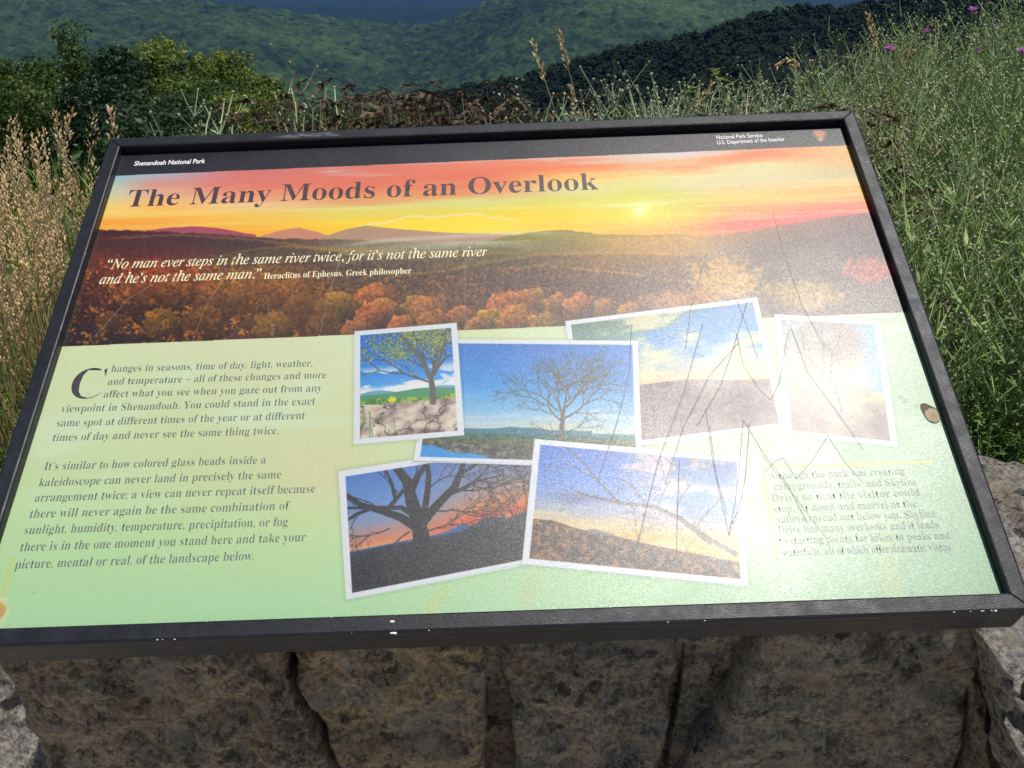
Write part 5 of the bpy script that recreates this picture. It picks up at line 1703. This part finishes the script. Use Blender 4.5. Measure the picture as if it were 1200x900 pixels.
def stalk(px0, py0, px1, py1, y, seed, label, L=.09, w=.006, name='grass_stalk', curl=0.0):
    """single seed stalk: its tip at the first photo point, passing the second"""
    a = hit(px0, py0, 1, y); b = hit(px1, py1, 1, y); rs2 = random.Random(seed)
    d = (a - b) / np.linalg.norm(a - b)
    z0 = float(zt(b[0], y)); k = (b[2] - z0) / d[2]; foot = b - d * k
    root = empty(name, tuple(foot), label=label, cat='grass')
    S, P_ = MB(), MB()
    tot = np.linalg.norm(a - foot)
    pts = []
    for i in range(13):
        t = i / 12; pts.append(tuple(d * tot * t + np.array([math.sin(t * 3.1) * .006 + curl * max(0, t - .8) ** 2 * 20, 0, -abs(curl) * max(0, t - .86) ** 2 * 22])))
    S.tube(pts, .0016, .0007)
    nseg = max(1, int(L / tot * 12))
    dd = Vector(pts[-1]) - Vector(pts[-1 - nseg])
    for i in range(-1 - nseg, -1):
        e = Vector(pts[i + 1]) - Vector(pts[i]); panicle(P_, pts[i], e, e.length, rs2, w)
    S.build('stem', M_straw, root); P_.build('seed_head', M_seed, root)


stalk(623, 48, 650, 135, 1.1, 1, 'left of the two tall dry grass stalks rising above the middle of the sign', .10, .004)
stalk(655, 36, 674, 120, 1.15, 2, 'right and taller of the two tall dry grass stalks above the middle of the sign', .10, .004)
stalk(128, 127, 133, 165, .75, 3, 'dry seed stalk standing alone over the upper left corner of the sign', .06, .006)
stalk(1017, 16, 1029, 60, 1.3, 4, 'pale dry grass stalk rising between the knapweed at the right', .07, .005)
PT_ = [hit(px, py, 1, 1.25) for px, py in ((962, 190), (958, 140), (953, 112), (945, 92), (937, 79), (928, 71.5), (920, 69.5), (913, 72), (909, 79))]
fz = float(zt(PT_[0][0], 1.25)); FT_ = np.array([PT_[0][0] + .03, 1.25, fz])
rt = empty('grass_stalk', tuple(FT_), label='dry grass stalk with a drooping arched seed head left of the knapweed bank', cat='grass')
S, P_ = MB(), MB(); pl_ = [(0, 0, 0)] + [tuple(p - FT_) for p in PT_]
S.tube(pl_, .0016, .0007); r2_ = random.Random(5)
for i in range(5, 9):
    e = Vector(pl_[i + 1]) - Vector(pl_[i]); panicle(P_, pl_[i], e, e.length, r2_, .004)
S.build('stem', M_straw, rt); P_.build('seed_head', M_seed, rt)
stalk(835, 97, 815, 122, 1.2, 6, 'short leaning dry seed head among the grey green weeds', .04, .005)
stalk(668, 100, 673, 140, 1.0, 7, 'short pale curled stalk at the foot of the tall stalks', .05, .003)
stalk(86, 128, 70, 180, .8, 8, 'dry grass stalk leaning right, highest of the straw tufts at the left', .07, .009)
# brown dead weeds behind the top rail
DW = [deadweed(400 + i, 1.0, 9) for i in range(4)]
for k in range(110):
    px = rs.choice((rs.uniform(325, 560), rs.uniform(325, 560), rs.uniform(325, 560), rs.uniform(540, 710), rs.uniform(880, 960)))
    y = rs.uniform(.95, 1.6)
    x, y, H = at_top(px, (100 if px < 560 else 118) + abs(rs.gauss(0, 12)) - max(0, 400 - px) * .0, y)
    plant('withered_weed', DW[rs.randrange(4)], x, y, rs.uniform(0, 6.28), H, 'withered dark brown weed with curled leaves behind the top rail, %s' % ('toward its left end' if px < 440 else ('left of the tall stalks' if px < 600 else ('around the tall stalks' if px < 720 else 'by the sapling'))), 'weed', 'withered brown weeds behind the top rail')
# silvery branching weed
TK = 1.6
SV = knapweed(500, 1.0, 0, M_silver, M_silver, 3, dens=1.3)
TK = 1.25
for (px, py, y, lb) in ((285, 78, 1.25, 'silvery green branching weed over the left part of the top rail'), (312, 92, 1.35, 'smaller silvery weed just right of the big silvery one')):
    x, y, H = at_top(px, py, y); plant('silvery_weed', SV, x, y, 1.0 if px < 300 else 3.0, H, lb, 'weed')
# grey green budding weeds right of the middle
GW = [knapweed(510 + i, 1.0, 0, M_silver, M_nleaf, 4, dens=1.6) for i in range(3)]
rs = random.Random(9)
for k in range(40):
    px = rs.uniform(690, 900); y = rs.uniform(.95, 1.5)
    top = np.interp(px, [690, 720, 750, 775, 800, 830, 860, 900], [135, 118, 86, 104, 112, 102, 122, 100]) + abs(rs.gauss(0, 10))
    x, y, H = at_top(px, top, y)
    plant('budding_weed', GW[rs.randrange(3)], x, y, rs.uniform(0, 6.28), H, 'grey green weed with pale buds behind the top rail, %s' % ('right beside the tall stalks' if px < 740 else ('midway to the sapling' if px < 820 else 'next to the sapling')), 'weed', 'grey green budding weeds behind the top rail')
# yellow green sapling
x, y, H = at_top(884, 88, 1.5); sap = leafy(600, 1.0, 260, .06, leaf_mat('sapling_leaves', [(0.08, 0.11, 0.02), (0.15, 0.19, 0.035), (0.22, 0.25, 0.06)], 12, .5, .35), 5, .25)
plant('sapling', sap, x, y, 0, H, 'yellow green leafy sapling between the budding weeds and the knapweed bank', 'shrub')

# grass between everything: nobody could count it
def blades(n, xr_, yr_, h0, h1, w0, seed, dens=None):
    r = np.random.RandomState(seed)
    x = r.uniform(*xr_, n); y = yr_[0] + (yr_[1] - yr_[0]) * r.uniform(0, 1, n) ** 1.4
    z = zt(x, y) - .01
    h = r.uniform(h0, h1, n); a = r.uniform(0, 2 * np.pi, n); ln = np.abs(r.normal(0, .35, n)); w = w0 * r.uniform(.6, 1.4, n)
    dx, dy = np.cos(a), np.sin(a); b = r.uniform(0, 2 * np.pi, n); sx, sy = np.cos(b) * w / 2, np.sin(b) * w / 2
    P0 = np.stack([x, y, z], 1)
    P1 = P0 + np.stack([dx * ln * h * .3, dy * ln * h * .3, h * .5], 1)
    P2 = P0 + np.stack([dx * ln * h * .9, dy * ln * h * .9, h * (.85 - .2 * ln)], 1)
    P3 = P0 + np.stack([dx * ln * h * 1.4, dy * ln * h * 1.4, h * (1 - .5 * ln)], 1)
    S_ = np.stack([sx, sy, np.zeros(n)], 1)
    V = np.stack([P0 - S_, P0 + S_, P1 + S_ * .9, P1 - S_ * .9, P2 + S_ * .6, P2 - S_ * .6, P3], 1).reshape(-1, 3)
    i = np.arange(n)[:, None] * 7
    F = np.concatenate([i + np.array([[0, 1, 2, 3]]), i + np.array([[3, 2, 4, 5]]), i + np.array([[5, 4, 6, 6]])], 0)
    return V, F


def grass(name, n, xr_, yr_, h0, h1, w0, seed, mat, label):
    V, F = blades(n, xr_, yr_, h0, h1, w0, seed)
    q4 = F[F[:, 2] != F[:, 3]]; t3 = F[F[:, 2] == F[:, 3]][:, :3]
    me = bpy.data.meshes.new(name)
    ls = np.concatenate([q4.ravel(), t3.ravel()]).astype(np.int32)
    me.vertices.add(len(V)); me.vertices.foreach_set('co', V.astype(np.float32).ravel())
    me.loops.add(len(ls)); me.loops.foreach_set('vertex_index', ls)
    st = np.concatenate([np.arange(len(q4)) * 4, len(q4) * 4 + np.arange(len(t3)) * 3]).astype(np.int32)
    me.polygons.add(len(st)); me.polygons.foreach_set('loop_start', st)
    me.polygons.foreach_set('loop_total', np.concatenate([np.full(len(q4), 4), np.full(len(t3), 3)]).astype(np.int32))
    me.update(calc_edges=True)
    return tag(obj(name, me, mat), kind='stuff', label=label)


grass('grass', 30000, (-2.2, .02), (.5, 1.9), .14, .42, .005, 1, M_grass, 'long green grass left of and behind the sign')
grass('grass', 24000, (.02, 3.4), (.5, 3.4), .10, .30, .004, 2, M_grass, 'green grass under the knapweed at the right')
grass('grass', 16000, (-6, 8), (1.9, 7), .1, .35, .008, 3, M_grass, 'rough grass where the bank falls away')

# ------------------------------------------------------------------ air
haze_h = CAM[2] + 260
mb = MB(); mb.box((-11000, -300, -434), (11000, 12000, haze_h))
t = NT('thin_blue_air'); t.t.nodes.remove(t.b)
pv = t.n('VolumePrincipled'); pv.inputs['Color'].default_value = (0.06, 0.29, 1.0, 1); pv.inputs['Density'].default_value = 3.8e-5; pv.inputs['Anisotropy'].default_value = 0.0
t.l(pv.outputs[0], t.out.inputs['Volume'])
tag(mb.build('haze', t.m), kind='stuff', label='thin blue mountain haze')
